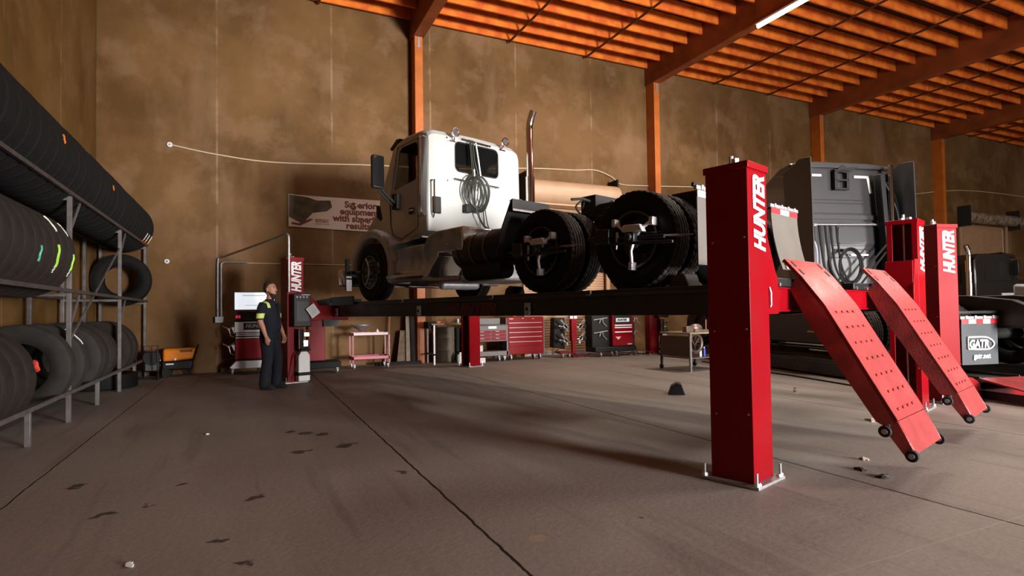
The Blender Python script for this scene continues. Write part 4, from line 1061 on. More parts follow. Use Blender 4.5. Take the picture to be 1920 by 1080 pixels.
def row(y0,y1,step,z,fn):
    y=y0;i=0
    while y<y1: fn(i,y); y+=step; i+=1
# top row
def top(i,y):
    marks={9:('a longer orange dash, nearer the viewer,',[('o',4,14,.05,.008)]),18:('a short orange dash halfway along',[('o',2,9,0,.008)]),30:('orange and white curved mark',[('o',-42,-36,.03,.010),('w',-36,-20,.03,.009)])}
    if y>13.2: lab='black tyre with orange and white mark, last in the top row'; mk=marks[30][1]
    elif i in marks: lab='black tyre with %s in the top row'%marks[i][0]; mk=marks[i][1]
    else: lab='plain black tyre packed in the unbroken top row of the rack'; mk=None
    rack_tyre(XC+.02+random.uniform(-.006,.006),y,3.075,rt[i%2],lab,'tyres in the top row of the rack',mk,.515)
row(4.95,13.9,.277,0,top)
def mid(i,y):
    n={10:('tyre with a lime green squiggle, last of the packed middle row',[('g',-22,0,.0,.011),('w',-30,-22,.0,.007),('w',24,44,-.05,.006)]),
       8:('tyre with a bright green double dash in the middle row',[('g',-22,6,0,.013),('w',-29,-22,.0,.008),('w',24,46,.08,.011)]),
       6:('tyre with a teal paint stroke at the left edge, middle row',[('t',-20,-2,0,.012)])}
    lab,mk=n.get(i,('dusty brown tyre packed in the middle row of the rack',None))
    rack_tyre(XC,y,1.966,rt[2],lab,'tyres in the middle row of the rack' if not mk else None,mk)
row(5.22,8.05,.28,0,mid)
rack_tyre(XC+.02,13.62,1.975,rt[0],'black tyre standing alone at the far end of the middle shelf',None)
def bot(i,y):
    last=i==5
    rack_tyre(XC,y,.68,rt[2],'dusty brown tyre with a red sticker, nearest end of the bottom row' if last else 'dusty brown tyre in the near group of the bottom row',None if last else 'tyres in the near group of the bottom row',[('r',8,18,.10,.025)] if last else None)
row(5.25,6.75,.29,0,bot)
for y,me,lab,mk in ((8.10,rt[3],'hollow dark tyre facing the viewer behind the tall post, bottom shelf',None),
  (8.68,rt[3],'grey tyre with a white tread stripe on the bottom shelf',[('w',28,58,.03,.008)]),
  (9.55,rt[3],'grey scuffed tyre after the gap on the bottom shelf, first of four',None),
  (9.86,rt[2],'brown scuffed tyre on the bottom shelf, second after the gap',None),
  (10.15,rt[3],'grey scuffed tyre on the bottom shelf, third after the gap',None),
  (10.44,rt[2],'brown scuffed tyre on the bottom shelf, fourth after the gap',None),
  (11.75,rt[2],'brown tyre second from the far end of the bottom shelf',None),
  (12.25,rt[2],'brown tyre at the far end of the bottom shelf beside the heaters',None)):
    rack_tyre(XC,y,.68,me,lab,None,mk)
t=M(); 
o=rack_tyre(-2.285,12.07,.135,rt[0],'black tyre lying flat on the floor under the end of the rack',None); o.rotation_euler=(0,PI/2,0)
#--STUFF--
# ============================================================ equipment along the back wall
def casters(par,pts,r=.05,name='caster'):
    for x,y in pts:
        m=M(); m.cyl((x-.018,y,r),(x+.018,y,r),r,seg=14); m.box((x-.025,y-.03,r),(x+.025,y+.03,r*2.2)); m.obj(name,galv,par,bev=.003)
def heater(lab,x,y,L,rz,hasorange=True):
    t=thing('torpedo_heater',lab,'heater',(x,y,0),rz)
    if hasorange:
        m=M(); m.prism([(0,.30),(L,.36),(L+.03,.58),(0,.58)],-.13,.13,'y'); m.obj('housing',orange,t,bev=.05,seg=3)
        m=M(); m.box((L*.55,-.135,.50),(L*.95,-.131,.555)); m.obj('nameplate',mat('ink_brown',(.2,.05,.01),.5),t)
    else:
        m=M(); m.cyl((0,0,.42),(L,0,.42),.145,seg=24); m.obj('housing',orange,t,bev=.01)
        m=M(); m.cyl((-.02,0,.42),(.0,0,.42),.15,seg=24); m.cyl((-.035,0,.42),(-.02,0,.42),.04); m.obj('fan_guard',blkm,t)
    m=M(); m.box((-.02,-.14,.14),(L*.95,.14,.33)); m.obj('fuel_tank',blk,t,bev=.03)
    m=M(); m.cyl((L*.4,-.145,.36),(L*.4,-.155,.36),.025,seg=12); m.box((L*.1,-.143,.25),(L*.35,-.14,.28)); m.obj('gauge',plast,t)
    for s in (-1,1):
        m=M(); m.cyl((.06,s*.17,.09),(.06,s*.20,.09),.09,seg=20); m.obj('wheel',blkm,t)
    m=M(); m.tube([(L*.7,-.12,.16),(L*.85,-.12,.01)],.012,6); m.tube([(L*.7,.12,.16),(L*.85,.12,.01)],.012,6); m.tube([(L*.95,-.12,.3),(L*1.12,-.12,.64),(L*1.12,.12,.64),(L*.95,.12,.3)],.014,6); m.obj('frame_tube',blk,t)
    return t
heater('black fuel heater with round fan end beside the end of the rack',-1.72,13.32,.36,math.radians(100),False)
heater('orange torpedo heater on a black tank and wheels by the back wall',-1.56,13.65,.56,0)
t=tag((lambda m:(m.tube([(-.18,-.1,.0),(-.18,-.1,.55),(.16,-.1,.55),(.19,-.1,.0)],.013,6),m.tube([(-.18,-.1,.02),(-.18,.15,.02),(.19,.15,.02),(.19,-.1,.02)],.013,6),m)[-1])(M()).obj('tubular_handle',blk,loc=(-1.76,13.10,0)),'black tubular carry frame standing around the round-ended heater','frame')

# alignment console with monitor (left of the man)
def console():
    t=thing('alignment_console','red and white wheel alignment console with a lit monitor, left of the man','console cart',(-.24,13.35,0),0)
    m=M(); m.box((0,0,.30),(.62,.5,1.12)); b=m.obj('cabinet',blk,t,bev=.01)
    m=M(); m.box((.01,-.012,.32),(.61,-.001,.74)); m.obj('red_door',dred,b,bev=.004)
    m=M(); m.box((.0,-.012,.88),(.62,-.001,1.10)); m.obj('header_panel',plast,b,bev=.004)
    m=M(); m.box((.17,-.016,.93),(.61,-.013,1.08)); pl_=m.obj('logo_plate',blk,b)
    text('lettering','HUNTER',.10,wornw,pl_,frame((.20,-.018,.98),(1,0,0),(0,0,1)),.001,.006,.3,1.05,lab='pale HUNTER lettering')
    for z in (.755,.805,.84):
        m=M(); m.box((.02,-.022,z),(.60,-.001,z+.022)); m.obj('drawer_edge',plast,b,bev=.004)
    m=M(); m.box((0,-.03,1.12),(.66,.5,1.17)); m.box((.05,.05,1.17),(.6,.35,1.32)); m.obj('keyboard_shelf',blkm,t,bev=.01)
    m=M(); m.box((.02,-.04,1.18),(.06,-.03,1.24)); m.box((.07,-.04,1.18),(.11,-.03,1.24)); m.obj('red_tag',mat('tag_pink',(.8,.02,.12),.5,emit=(.9,.02,.1,.35)),t)  # tags given a faint pink glow of their own
    m=M(); m.box((-.02,.05,1.34),(.80,.11,1.74)); mo=m.obj('monitor',blk,t,bev=.01)
    m=M(); m.box((.0,.043,1.36),(.78,.049,1.725)); sc=m.obj('screen',screen,mo)
    m=M(); m.box((.15,.040,1.655),(.6,.0425,1.665)); m.box((.2,.040,1.45),(.62,.0425,1.456)); m.obj('screen_lines',pt,sc)
    m=M(); m.prism([(-.10,.14),(.03,.28),(.62,.28),(.66,.14),(.60,.12),(.02,.12)],-.03,.5,'y'); m.obj('base_skirt',plast,t,bev=.01)
    casters(t,((-.04,.0),(.58,.0),(-.04,.45),(.58,.45)),.06)
    return t
console()
def hung_clamp(par_loc,lab,k,rz=0,s=1):
    t=thing('alignment_clamp',lab,'alignment clamp',par_loc,rz,'spare alignment clamps hung on console sides')
    m=M(); m.box((-.02,-.02,-.02),(.02,.02,.02)); m.tube([(0,0,0),(.12*s,-.02,.10*s)],.012,6); m.tube([(0,0,0),(-.12*s,-.02,.07*s)],.010,6); m.tube([(0,0,0),(.03,-.02,-.14*s),(.13*s,-.02,-.18*s)],.010,6); m.obj('clamp_arm',alu,t)
    m=M(); m.prism([(.05*s,.03),(.13*s,.05),(.13*s,-.07),(.10*s,-.09)],-.03,-.01,'y'); m.obj('target_plate',plast,t)
    return t
hung_clamp((-.35,13.4,.95),'white and steel clamp hung high on the left side of the monitor console',0)
hung_clamp((-.35,13.4,.58),'white and steel clamp hung low on the left side of the monitor console',1)

# wheel balancer behind the rear column
def balancer():
    t=thing('service_cabinet','dark red wheeled cabinet with a black tray top beside the rear left column','cabinet',(1.15,12.55,0),0)
    m=M(); m.box((.0,.05,.26),(.34,.55,1.12)); m.obj('cabinet',dred,t,bev=.01)
    m=M(); m.box((-.22,.0,1.12),(.52,.6,1.20)); m.box((.3,.0,.98),(.62,.5,1.14)); m.box((.30,-.005,1.16),(.58,.0,1.19)); m.obj('weight_tray',blk,t,bev=.02)
    m=M(); m.prism([(.10,1.52),(.55,1.60),(.58,1.36),(.28,1.40)],.3,.6,'y'); m.obj('tilted_cover',blkm,t,bev=.02)
    m=M(); m.box((-.2,.0,.10),(.66,.65,.24)); m.obj('base',blkm,t,bev=.02)
    m=M(); m.box((.28,-.01,1.175),(.58,.0,1.195)); m.obj('pale_edge',cab,t)
    casters(t,((-.02,.0),(.58,.02)),.05)
balancer()
# red service cart with funnel
def redcart():
    t=thing('service_cart','red two-shelf service cart by the back wall under the runway','cart',(2.12,13.05,0),0)
    pk=mat('cart_pink_red',(.45,.03,.07),.4)
    for z,h in ((.20,.08),(.74,.07)):
        m=M(); m.box((0,0,z),(.84,.45,z+.015)); m.box((0,0,z),(.84,.01,z+h)); m.box((0,.44,z),(.84,.45,z+h)); m.box((0,0,z),(.01,.45,z+h)); m.box((.83,0,z),(.84,.45,z+h)); m.obj('shelf',pk if z<.5 else mat('cart_top_pale',(.62,.42,.45),.4),t,bev=.003)
    for x in (0,.81):
        for y in (0,.42):
            m=M(); m.box((x,y,.1),(x+.035,y+.035,.81)); m.obj('leg',dred,t)
    casters(t,((.05,.03),(.8,.03),(.05,.42),(.8,.42)),.045)
    f=tag((lambda m:(m.lathe([(0,.03),(.02,.05),(.14,.24),(.15,.24),(.15,.235),(.03,.04)],28,'z',(0,0,0)),m)[-1])(M()).obj('drain_funnel',galv,loc=(2.36,13.28,.835)),'shallow steel drain funnel standing on the red service cart','funnel')
    m=M(); m.cyl((0,0,0),(0,0,.09),.035,seg=12); m.cyl((0,0,.09),(0,0,.12),.015,seg=8); tag(m.obj('small_bottle',plast,loc=(2.72,13.25,.765)),'small pale bottle on the right of the red service cart top','bottle')
    m=M(); m.box((0,0,0),(.24,.16,.03)); tag(m.obj('folded_rag',plast,loc=(2.45,13.1,.225),bev=.01),'pale folded rag on the lower shelf of the red cart','rag')
redcart()
# boards leaning
for i,(x,w_,h,dx,mt_,lab) in enumerate(((3.05,.05,1.25,.10,wood_s,'thin orange-brown wooden pole leaning on the back wall beside the red cart'),
   (3.28,.30,.82,.12,board1,'stack of weathered thin boards leaning on the wall left of the orange column'),
   (3.50,.10,1.25,.04,mat('board_pale',(.42,.34,.25),.8,noise=.3),'pale narrow board leaning beside the weathered boards'),
   (3.62,.10,1.5,.02,blkm,'tall black panel leaning against the orange wall column'))):
    m=M(); m.prism([(0,0),(w_,0),(w_+dx,h),(dx,h)],0,.04,'y'); o=m.obj('leaning_board',mt_,loc=(x,13.80-.06*i,.0),rot=(math.radians(-8),0,0),bev=.004); tag(o,lab,'board')
m=M(); m.box((0,0,0),(1.1,.2,.07)); tag(m.obj('floor_plank',blkm,loc=(2.75,13.55,0),bev=.005),'dark plank lying on the floor under the leaning boards','plank')
# workbench with barrel
def bench():
    t=thing('workbench','brown-topped workbench with a white leg behind the raised lift','workbench',(3.95,13.05,0))
    m=M(); m.box((0,0,.94),(1.03,.6,.98)); m.obj('bench_top',mat('bench_top_wood',(.30,.19,.10),.6,noise=.3),t,bev=.004)
    for i,(x,y) in enumerate(((.05,.0),(.96,.0),(.05,.55),(.96,.55))):
        m=M(); m.box((x,y,0),(x+.04,y+.04,.94)); m.obj('leg',plast if i==0 else greym,t)
    m=M(); m.box((.05,.0,.22),(.09,.6,.26)); m.box((.96,.0,.22),(1.0,.6,.26)); m.obj('stretcher',greym,t)
    m=M(); m.box((-.05,.1,.86),(.18,.5,1.02)); m.obj('side_box',blkm,t,bev=.01)
    m=M(); m.cyl((0,0,0),(0,0,.10),.04,seg=14); tag(m.obj('metal_can',galv,loc=(4.68,13.25,.98)),'small steel can, left one of the pair on the workbench','can')
    m=M(); m.cyl((0,0,0),(0,0,.11),.045,seg=14); tag(m.obj('metal_can',galv,loc=(4.80,13.25,.98)),'small steel can, right one of the pair on the workbench','can')
    m=M(); m.box((0,0,0),(.25,.2,.05)); tag(m.obj('orange_box',mat('box_orange',(.55,.16,.06),.6),loc=(4.1,13.2,.98),bev=.004),'flat orange box on the left end of the workbench','box')
bench()
m=M(); m.lathe([(0,0),(0,.27),(.02,.285),(.29,.285),(.30,.295),(.32,.285),(.58,.285),(.60,.295),(.62,.285),(.86,.285),(.88,.27),(.87,.26),(.87,0)],36,'z'); tag(m.obj('drum',mat('drum_grey_brown',(.20,.16,.12),.5,noise=.3),loc=(4.45,13.72,0)),'grey-brown steel drum standing under the workbench','drum')
m=M(); m.box((0,0,0),(.5,.3,.85)); tag(m.obj('tall_black_bin',blkm,loc=(4.78,13.72,0),bev=.02),'black tall bin behind the rear right column, beside the drum','bin')
m=M(); m.lathe([(0,0),(0,.085),(.18,.085),(.23,.03),(.26,.03),(.26,0)],16,'z'); tag(m.obj('jug',plast,loc=(4.72,13.2,0)),'white plastic jug on the floor left of the rear right column','jug')

def greycart():
    t=thing('tool_cart','grey rolling cart with red drawers, left of the red tool chest','tool cart',(5.02,13.05,0))
    m=M(); m.box((0,0,.50),(.92,.5,.90)); b=m.obj('body',greym,t,bev=.01)
    for i in range(3):
        for x in (.06,.47):
            m=M(); m.box((x,-.012,.53+.085*i),(x+.39,-.001,.605+.085*i)); d=m.obj('drawer',red,b,bev=.003)
            m=M(); m.box((x+.1,-.03,.575+.085*i),(x+.2,-.012,.585+.085*i)); m.obj('drawer_pull',galv,d)
    m=M(); m.box((0,0,.90),(.92,.5,.92)); m.box((.0,.1,.92),(.75,.48,1.08)); m.obj('top_case',greym,t,bev=.01)
    m=M(); m.box((.0,.0,.14),(.95,.5,.26)); m.obj('lower_tray',greym,t,bev=.01)
    for x in (.0,.88):
        for y in (0,.46):
            m=M(); m.box((x,y,.14),(x+.04,y+.04,.52)); m.obj('upright',greym,t)
    m=M(); m.box((.38,-.016,.82),(.60,-.002,.88)); m.obj('name_tag',plast,t)
    casters(t,((.1,.05),(.68,.05),(.82,.05),(.1,.45),(.85,.45)),.06)
greycart()
for i,(z,lab) in enumerate(((.262,'white box on the lower tray of the grey cart'),(.0,'white box on the floor under the grey cart'))):
    m=M(); m.box((0,0,0),(.16,.14,.15 if z else .12)); tag(m.obj('white_box',paper,loc=(5.10,13.06 if z else 12.9,z),bev=.004),lab,'box')
def chest():
    t=thing('tool_chest','tall bright red five-drawer tool chest in front of the roll-up door','tool chest',(5.95,13.15,0))
    m=M(); m.box((0,0,.14),(1.05,.5,1.10)); b=m.obj('body',red,t,bev=.012)
    zs=[.36,.49,.61,.73,.85,.97]
    for a,c in zip(zs,zs[1:]):
        m=M(); m.box((.05,-.012,a),(1.0,-.001,c-.012)); d=m.obj('drawer',red,b,bev=.003)
        m=M(); m.box((.06,-.024,c-.03),(.99,-.010,c-.018)); m.obj('drawer_pull',mat('pull_pink',(.75,.45,.45),.3,metal=.3),d)
    m=M(); m.box((.05,-.012,.17),(1.0,-.001,.34)); m.obj('bottom_drawer',red,b,bev=.003)
    m=M(); m.box((-.02,0,.14),(.0,.5,1.08)); m.obj('side_rail',greym,t); m=M(); m.box((1.05,0,.14),(1.075,.5,1.06)); m.obj('side_rail',greym,t)
    m=M(); m.box((.08,-.006,1.045),(.18,-.001,1.06)); m.box((.72,-.006,1.045),(.78,-.001,1.055)); m.box((.44,-.006,1.05),(.47,-.001,1.07)); m.obj('badges',plast,t)
    casters(t,((.12,.05),(.78,.05),(.95,.05),(.12,.42),(.95,.42)),.065)
    m=M(); m.sph((0,0,.045),.05,(1.3,.8,.9)); tag(m.obj('orange_rag',orange,loc=(6.22,13.25,1.10)),'orange rag on top of the red tool chest','rag')
chest()
# target stand
def stand():
    t=thing('clamp_stand','red upright stand on a foot plate carrying steel alignment clamps','stand',(7.85,13.15,0))
    m=M(); m.box((0,0,.42),(.16,.12,1.12)); m.box((.03,.02,.1),(.13,.10,.45)); m.obj('post',dred,t,bev=.01)
    m=M(); m.box((-.05,-.12,.0),(.35,.2,.05)); m.prism([(.02,.05),(.13,.05),(.13,.25)],.03,.05,'y'); m.obj('foot',red,t,bev=.008)
    m=M(); m.box((-.05,-.01,1.02),(.05,.10,1.1)); m.box((.07,-.01,1.02),(.17,.1,1.1)); m.obj('top_boxes',plast,t,bev=.005)
stand()
for i,(x,z,s,lab) in enumerate(((7.66,.82,1.5,'upper left steel clamp on the red stand'),(7.66,.45,1.5,'lower left steel clamp on the red stand'),(8.14,.82,1.4,'upper right steel clamp on the red stand'),(8.14,.50,1.3,'lower right steel clamp on the red stand'))):
    t=thing('alignment_clamp',lab,'alignment clamp',(x,13.2,z),0,'clamps on the red stand')
    q=1 if i<2 else -1
    m=M(); m.prism([(-.16*q,.16),(-.10*q,.19),(.06*q,-.02),(.09*q,-.12),(.03*q,-.16),(.0*q,-.03)],-.06,-.02,'y'); m.tube([(-.2*q,-.04,.02),(.12*q,-.04,-.03)],.014,6); m.box((-.06,-.06,-.05),(.06,.0,.05)); m.obj('clamp_arm',alu,t,bev=.004)
    m=M(); m.box((-.17 if q>0 else .09,-.05,-.06),(-.09 if q>0 else .17,.02,.03)); m.obj('target_block',blk,t,bev=.005)
m=M(); m.prism([(-.32,.25),(-.28,1.05),(.05,1.05),(.05,.2)],.1,.35,'y'); tag(m.obj('dark_cover',blkm,loc=(7.75,13.3,0),bev=.03),'black draped cover behind the left clamps of the red stand','cover')
casters_t=thing('dolly','small red dolly on castors left of the red stand','dolly',(7.5,13.1,0))
m=M(); m.box((-.1,-.1,.12),(.25,.2,.17)); m.obj('deck',dred,casters_t,bev=.01); casters(casters_t,((.0,-.05),(.2,-.05)),.05)
def aligner():
    t=thing('alignment_console','red alignment cabinet with white drawer edges and black sides by the roll-up door','console cart',(8.88,12.75,0))
    m=M(); m.box((0,0,.27),(.68,.55,1.14)); b=m.obj('cabinet',red,t,bev=.012)
    m=M(); m.box((.05,-.01,.86),(.62,-.001,1.13)); m.obj('black_panel',blk,b)
    m=M(); m.box((.11,-.015,.92),(.54,-.010,1.02)); lp=m.obj('logo_plate',plast,b)
    text('lettering','HUNTER',.075,blk,lp,frame((.14,-.017,.945),(1,0,0),(0,0,1)),.001,.005,.3,1.05,lab='black HUNTER lettering on white plate')
    for z in (.81,.75,.63):
        m=M(); m.box((.06,-.025,z),(.62,-.001,z+.03)); m.obj('drawer_edge',plast,b,bev=.004)
    m=M(); m.prism([(.09,.52),(.27,.52),(.18,.44)],-.012,-.001,'y'); m.box((.48,-.012,.30),(.62,-.001,.33)); m.obj('badges',mat('badge_pink',(.8,.5,.45),.5),b)
    m=M(); m.box((-.55,.15,.25),(.0,.5,1.1)); m.obj('side_panel',blkm,t,bev=.01); m=M(); m.box((.68,.1,.25),(.80,.5,1.0)); m.obj('side_panel',blkm,t,bev=.01)
    m=M(); m.box((-.55,.0,.12),(.78,.5,.26)); m.obj('base',blk,t,bev=.02)
    casters(t,((-.4,.0),(-.05,.0),(.1,.0),(.70,.0)),.06)
aligner()
for x,z,lab in ((8.62,.93,'upper clamp on the black left side of the red cabinet'),(8.62,.58,'lower clamp on the black left side of the red cabinet'),(9.74,.95,'upper clamp hung on the right side of the red cabinet'),(9.74,.60,'lower clamp hung on the right side of the red cabinet')):
    t=thing('alignment_clamp',lab,'alignment clamp',(x,12.85,z),0,'clamps on the red cabinet')
    m=M(); m.tube([(-.28,-.02,.05),(-.05,-.02,.08),(.16,-.02,.10)],.010,6) if x<9 else m.tube([(-.08,-.02,.06),(.05,-.02,.03)],.01,6)
    m.tube([(-.05,-.02,.08),(-.10,-.02,-.04)],.014,6); m.tube([(.0,-.02,.08),(.02,-.02,-.03),(.13,-.02,-.13)],.014,6); m.obj('clamp_arm',galv,t)
cord=mat('cord_dark_red',(.06,.015,.012),.6)
m=M(); pts=[]
for i in range(90):
    f=i/89; pts.append((7.05+2.9*f+.10*math.cos(f*44),12.62+.2*math.sin(f*30)-.1*f,.25*max(0,1-f*6)+.02+.12*abs(math.sin(f*22))*(1 if f>.1 else 0)))
m.tube(pts,.011,6); tag(m.obj('extension_cord',cord),'dark looping cord trailing along the floor under the red cabinets','cord')
# work table with parts
def table():
    t=thing('work_table','small work table on casters piled with parts, left of the nearest red column','table',(7.93,8.75,0),math.radians(4))
    m=M(); m.box((0,0,.74),(1.0,.85,.77)); m.obj('table_top',mat('table_top_tan',(.30,.26,.17),.5,noise=.3),t,bev=.004)
    for i,(x,y) in enumerate(((0,0),(.96,0),(0,.8),(.96,.8))):
        m=M(); m.box((x,y,.0 if i==0 else .1),(x+.04,y+.04,.74)); m.obj('leg',galv if i==0 else blkm,t)
        if i: 
            m=M(); m.cyl((x+.0,y+.02,.05),(x+.035,y+.02,.05),.05,seg=14); m.obj('caster',blkm,t)
    m=M(); m.box((.02,.02,.25),(.98,.82,.27)); m.obj('lower_shelf',greym,t)
    m=M(); m.prism([(.0,.28),(.0,.70),(.78,.70),(.82,.3)],-.02,0,'x'); m.obj('side_cover',mat('cover_brown',(.08,.045,.03),.7),t)
table()
for i,(x,y,z,h,r,mt_,lab) in enumerate(((8.37,8.95,.27,.17,.028,plast,'white spray bottle, left of the three on the lower shelf of the work table'),(8.50,8.98,.27,.19,.028,mat('bottle_blue',(.03,.05,.35),.4),'blue and white bottle, middle of the three on the lower shelf'),(8.68,8.98,.27,.16,.035,mat('bottle_peach',(.75,.45,.3),.5),'peach coloured can, right of the three on the lower shelf'))):
    t=thing('spray_bottle',lab,'bottle',(x,y,z),0,'bottles on the lower shelf of the work table')
    m=M(); m.lathe([(0,0),(0,r),(h*.75,r),(h*.85,r*.5),(h*.85,0)],16,'z'); m.obj('bottle_body',mt_,t)
    m=M(); m.lathe([(h*.85,0),(h*.85,r*.55),(h,r*.5),(h,0)],12,'z'); m.obj('cap',plast,t)
m=M(); m.sph((0,0,.08),.12,(1.3,.8,.75)); m.box((-.28,-.05,0),(-.1,.08,.12)); m.box((-.1,-.1,0),(.25,.1,.05)); tag(m.obj('gearbox_parts',mat('greasy_metal',(.30,.20,.16),.35,metal=.5,noise=.5,nscale=12),loc=(8.35,9.05,.77),bev=.01),'greasy metal gearbox part on top of the work table','part')
m=M(); m.tube([(.16*math.cos(a),.0,.18*math.sin(a)) for a in [2*PI*i/24 for i in range(24)]],.035,8,True); m.tube([(-.1,.02,.1),(0,.04,-.05),(.1,.02,.1)],.03,6); tag(m.obj('hanging_coil',mat('coil_brown',(.10,.055,.04),.4,noise=.5),loc=(8.20,8.9,.55)),'brown bundle hanging under the work table top','coil')
m=M(); m.cyl((0,0,0),(0,0,.25),.012,seg=8); m.box((-.1,-.02,0),(.14,.06,.03)); tag(m.obj('hammer_tool',mat('tool_redbrown',(.28,.06,.04),.5),loc=(8.58,9.0,.77)),'red-brown upright tool handle on the work table','tool')
m=M(); m.box((0,0,0),(.18,.1,.035)); tag(m.obj('small_tray',mat('tray_orange',(.5,.25,.08),.5),loc=(8.66,8.85,.77),bev=.004),'small tan tray at the right end of the work table','tray')

# floor litter
for i,(x,y,s,c,lab) in enumerate(((4.55,3.04,.035,(.6,.5,.42),'pale scrap of wood on the floor near the front column'),(4.24,2.86,.05,(.03,.025,.02),'dark torn strip on the floor right of the front column'),(4.20,2.67,.05,(.03,.025,.02),'dark crumpled leaf-like scrap nearest the viewer on the right floor'),(6.15,4.0,.08,(.55,.45,.38),'pale shredded rag on the floor behind the ramp'),(-.55,3.43,.035,(.55,.52,.5),'small crumpled foil scrap on the floor at lower left'),(-.38,6.8,.018,(.6,.55,.5),'tiny white crumb on the left floor'))):
    m=M(); random.seed(i)
    for k in range(6):
        a=random.random()*6.28; m.box((s*.5*math.cos(a)-s*.5,s*.5*math.sin(a)-s*.2,0.0),(s*.5*math.cos(a)+s*.5,s*.5*math.sin(a)+s*.2,.01+s*.15*random.random()),rot=(0,random.uniform(0,.3),a))
    tag(m.obj('floor_scrap',mat('scrap_%d'%i,c,.8),loc=(x,y,0.002)),lab,'scrap')
m=M(); m.tube(spline([(9.63,10.25,.012),(9.1,8.2,.012),(8.9,7.1,.012),(8.45,5.42,.012)],8),.014,6); 
tag(m.obj('floor_cable',blkm),'black cable lying on the floor along the low runway of the second lift','cable')
m=M(); m.cyl((0,0,.03),(.0,.04,.03),.03,seg=14); tag(m.obj('metal_ring',chrome,loc=(7.35,5.9,0)),'small shiny metal fitting on the floor beside the low runway','fitting')
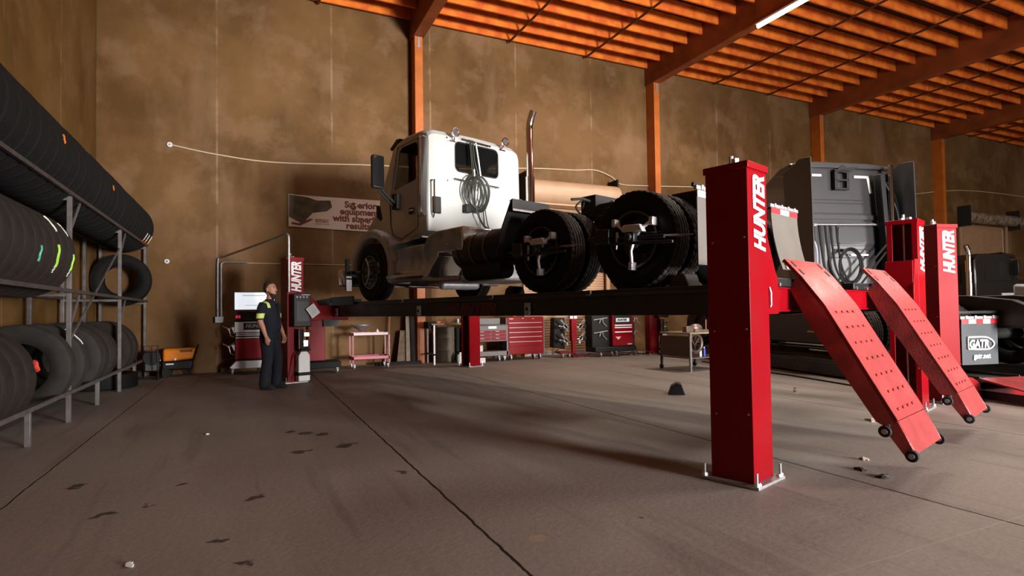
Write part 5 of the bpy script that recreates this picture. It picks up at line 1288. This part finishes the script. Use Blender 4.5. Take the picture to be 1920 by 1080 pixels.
#--MAN--
# ============================================================ the man
def man():
    t=thing('person','bearded man in navy work clothes with yellow reflective patches, standing beside the rear red column','person',(.345,10.42,0))
    # local frame: x = facing direction, y = his left, z up
    face=math.radians(-34)      # looks to the right of the picture, a little toward the viewer
    t.rotation_euler=(0,0,face)
    m=M()
    def ring(c,rx,ry,n=20,tilt=0,p=2.3):
        out=[]
        for k in range(n):
            a=2*PI*k/n; ca,sa=math.cos(a),math.sin(a)
            out.append(Vector((c[0]+rx*math.copysign(abs(ca)**(2/p),ca),c[1]+ry*math.copysign(abs(sa)**(2/p),sa),c[2]+tilt*ca)))
        return out
    # torso
    m.loft([ring(c,rx,ry) for c,rx,ry in (((-.01,0,.84),.115,.155),((-.005,0,.92),.135,.175),((.015,0,1.02),.155,.175),((.02,0,1.12),.150,.172),((.01,0,1.24),.138,.180),((0,0,1.35),.125,.195),((-.01,0,1.43),.105,.185),((-.012,0,1.475),.075,.12),((0,0,1.50),.058,.062))])
    # neck + head
    m.loft([ring(c,rx,ry) for c,rx,ry in (((-.01,0,1.46),.058,.060),((.005,0,1.53),.055,.055),((.012,0,1.56),.055,.055))])
    head=[((.02,0,1.545),.045,.038),((.03,0,1.565),.070,.050),((.022,0,1.60),.088,.064),((.012,0,1.65),.096,.072),((.008,0,1.70),.098,.076),((.0,0,1.74),.094,.073),((-.008,0,1.775),.076,.060),((-.01,0,1.795),.042,.034)]
    m.loft([ring(c,rx,ry,20,p=2) for c,rx,ry in head])
    # face: nose, brow, ears
    m.loft([ring((.112,0,1.645),.022,.017,8,p=2),ring((.118,0,1.66),.020,.014,8,p=2),ring((.100,0,1.70),.012,.010,8,p=2)])
    for s in (-1,1):
        m.sph((.085,s*.030,1.715),.022,(.7,1.1,.5),10)
        m.sph((-.005,s*.078,1.665),.026,(.7,.45,1.25),10)
    m.sph((.10,0,1.612),.022,(.6,1.2,.4),10)
    def limb(pts,n=16):
        P=[Vector(p[0]) for p in pts]; rings=[]
        for i,p in enumerate(P):
            d=(P[min(i+1,len(P)-1)]-P[max(i-1,0)]).normalized()
            u=Vector((0,1,0)); u=(u-d*u.dot(d)).normalized(); v=d.cross(u)
            rx,ry=pts[i][1],pts[i][2]
            rings.append([p+v*(rx*math.cos(2*PI*k/n))+u*(ry*math.sin(2*PI*k/n)) for k in range(n)])
        m.loft(rings)
    # legs (loose trousers)
    limb([((-.005,-.085,.90),.125,.095),((.01,-.095,.75),.112,.092),((.02,-.10,.60),.100,.086),((.015,-.10,.48),.088,.080),((-.01,-.105,.32),.085,.075),((-.03,-.11,.16),.085,.072),((-.035,-.11,.06),.092,.075)])
    limb([((-.005,.085,.90),.125,.095),((.02,.09,.75),.110,.090),((.06,.095,.60),.098,.084),((.08,.095,.48),.086,.078),((.065,.10,.32),.083,.073),((.05,.105,.16),.083,.070),((.045,.105,.06),.090,.073)])
    # right arm (near side), forearm forward, hand toward the pocket
    limb([((-.01,-.175,1.43),.065,.058),((-.015,-.215,1.36),.072,.062),((-.02,-.235,1.26),.068,.060),((-.03,-.245,1.17),.062,.056)])
    limb([((-.025,-.240,1.20),.046,.044),((-.02,-.243,1.14),.045,.043),((.02,-.235,1.04),.042,.040),((.055,-.232,.94),.033,.030),((.075,-.228,.88),.027,.026)])
    limb([((-.01,.175,1.43),.065,.058),((-.01,.215,1.36),.072,.062),((-.01,.235,1.26),.068,.060),((-.01,.245,1.17),.062,.056)])
    limb([((-.01,.240,1.20),.046,.044),((.0,.243,1.14),.045,.043),((.04,.235,1.04),.042,.040),((.09,.232,.95),.033,.030),((.11,.228,.89),.027,.026)])
    # hands: palm, four fingers, thumb
    for s,ox,oz in ((-1,.085,.845),(1,.12,.855)):
        y=s*.226
        limb([((ox-.012,y,oz+.05),.028,.024),((ox,y,oz+.02),.038,.020),((ox+.006,y,oz-.02),.042,.018),((ox+.004,y,oz-.045),.036,.016)])
        for i,(dx,L) in enumerate(((.030,.062),(.011,.070),(-.009,.065),(-.027,.052))):
            bx=ox+dx
            limb([((bx,y,oz-.035),.010,.0095),((bx+.006,y-s*.003,oz-.035-L*.45),.0095,.009),((bx+.000,y-s*.016,oz-.035-L*.8),.009,.0085),((bx-.006,y-s*.030,oz-.035-L),.007,.007)],8)
        limb([((ox+.028,y-s*.004,oz+.012),.013,.012),((ox+.050,y-s*.012,oz-.015),.011,.011),((ox+.052,y-s*.018,oz-.045),.009,.009)],8)
    b=m.obj('body',[navy,skin,hivis,hair],t)
    r=b.modifiers.new('r','REMESH'); r.mode='VOXEL'; r.voxel_size=.008
    sm=b.modifiers.new('s','SMOOTH'); sm.factor=.5; sm.iterations=3
    bake(b)
    me=b.data
    me.materials.clear()
    for q in (navy,skin,hivis,hair): me.materials.append(q)
    for p in me.polygons:
        x,y,z=p.center; k=0
        arm=abs(y)>.165 and z<1.44
        if z>1.495: k=1
        elif arm and z<1.165+.0 and abs(y)>.17 and z>.70 and (z<1.165): 
            k=1 if abs(y)>.194 else 0
        if arm and abs(y)>.19 and 1.185<z<1.27: k=2
        if (1.36<z<1.47 and .125<abs(y)<.165): k=2
        if z<1.20 and z>.98 and abs(y)<.19: k=0
        if z<.98 and abs(y)<.165: k=0
        p.material_index=k; p.use_smooth=True
    # hair, beard, eyes, boots, collar as parts
    m=M()
    rg=[]
    for c,rx,ry in (((-.035,0,1.60),.050,.056),((-.030,0,1.65),.072,.072),((-.024,0,1.70),.084,.080),((-.012,0,1.745),.092,.079),((-.006,0,1.785),.080,.066),((-.01,0,1.806),.045,.036)): rg.append(ring(c,rx,ry,20,p=2))
    m.loft(rg); m.obj('hair',hair,t,sub=1)
    m=M(); m.loft([ring((.066,0,1.50),.016,.020,14,p=2),ring((.064,0,1.52),.034,.036,14,p=2),ring((.056,0,1.55),.052,.050,14,p=2),ring((.046,0,1.58),.063,.060,14,p=2),ring((.044,0,1.60),.062,.066,14,p=2),ring((.006,0,1.625),.050,.075,14,p=2),ring((.0,0,1.67),.035,.074,14,p=2)]); m.obj('beard',hair,t,sub=1)
    for s in (-1,1):
        m=M(); m.sph((.101,s*.031,1.692),.009,(.5,1.2,.7),10); m.obj('eye',blk,t)
        m=M(); m.box((.100,s*.031-.018,1.716),(.112,s*.031+.018,1.723)); m.obj('eyebrow',hair,t,bev=.002)
    m=M(); m.box((.121,-.018,1.618),(.126,.018,1.624)); m.obj('mouth',mat('lip',(.30,.10,.08),.5),t,bev=.002)
    m=M(); m.lathe([(1.455,.085),(1.50,.070),(1.508,.066),(1.50,.060),(1.46,.075)],20,'z',(-.005,0,0)); m.obj('collar',navy,t)
    for s,ox in ((-1,-.02),(1,.06)):
        m=M(); m.loft([ring((ox+.045,s*.11,.0),.145,.050,16,p=2.6),ring((ox+.045,s*.11,.03),.150,.054,16,p=2.6),ring((ox+.045,s*.11,.055),.140,.052,16),ring((ox+.01,s*.11,.10),.085,.050,16),ring((ox-.02,s*.11,.15),.060,.050,16)]); m.obj('boot',blkm,t,sub=1)
    m=M(); m.box((.10,-.005,.95),(.165,.005,1.42)); m.obj('shirt_placket',navy,t,bev=.003) 
man()
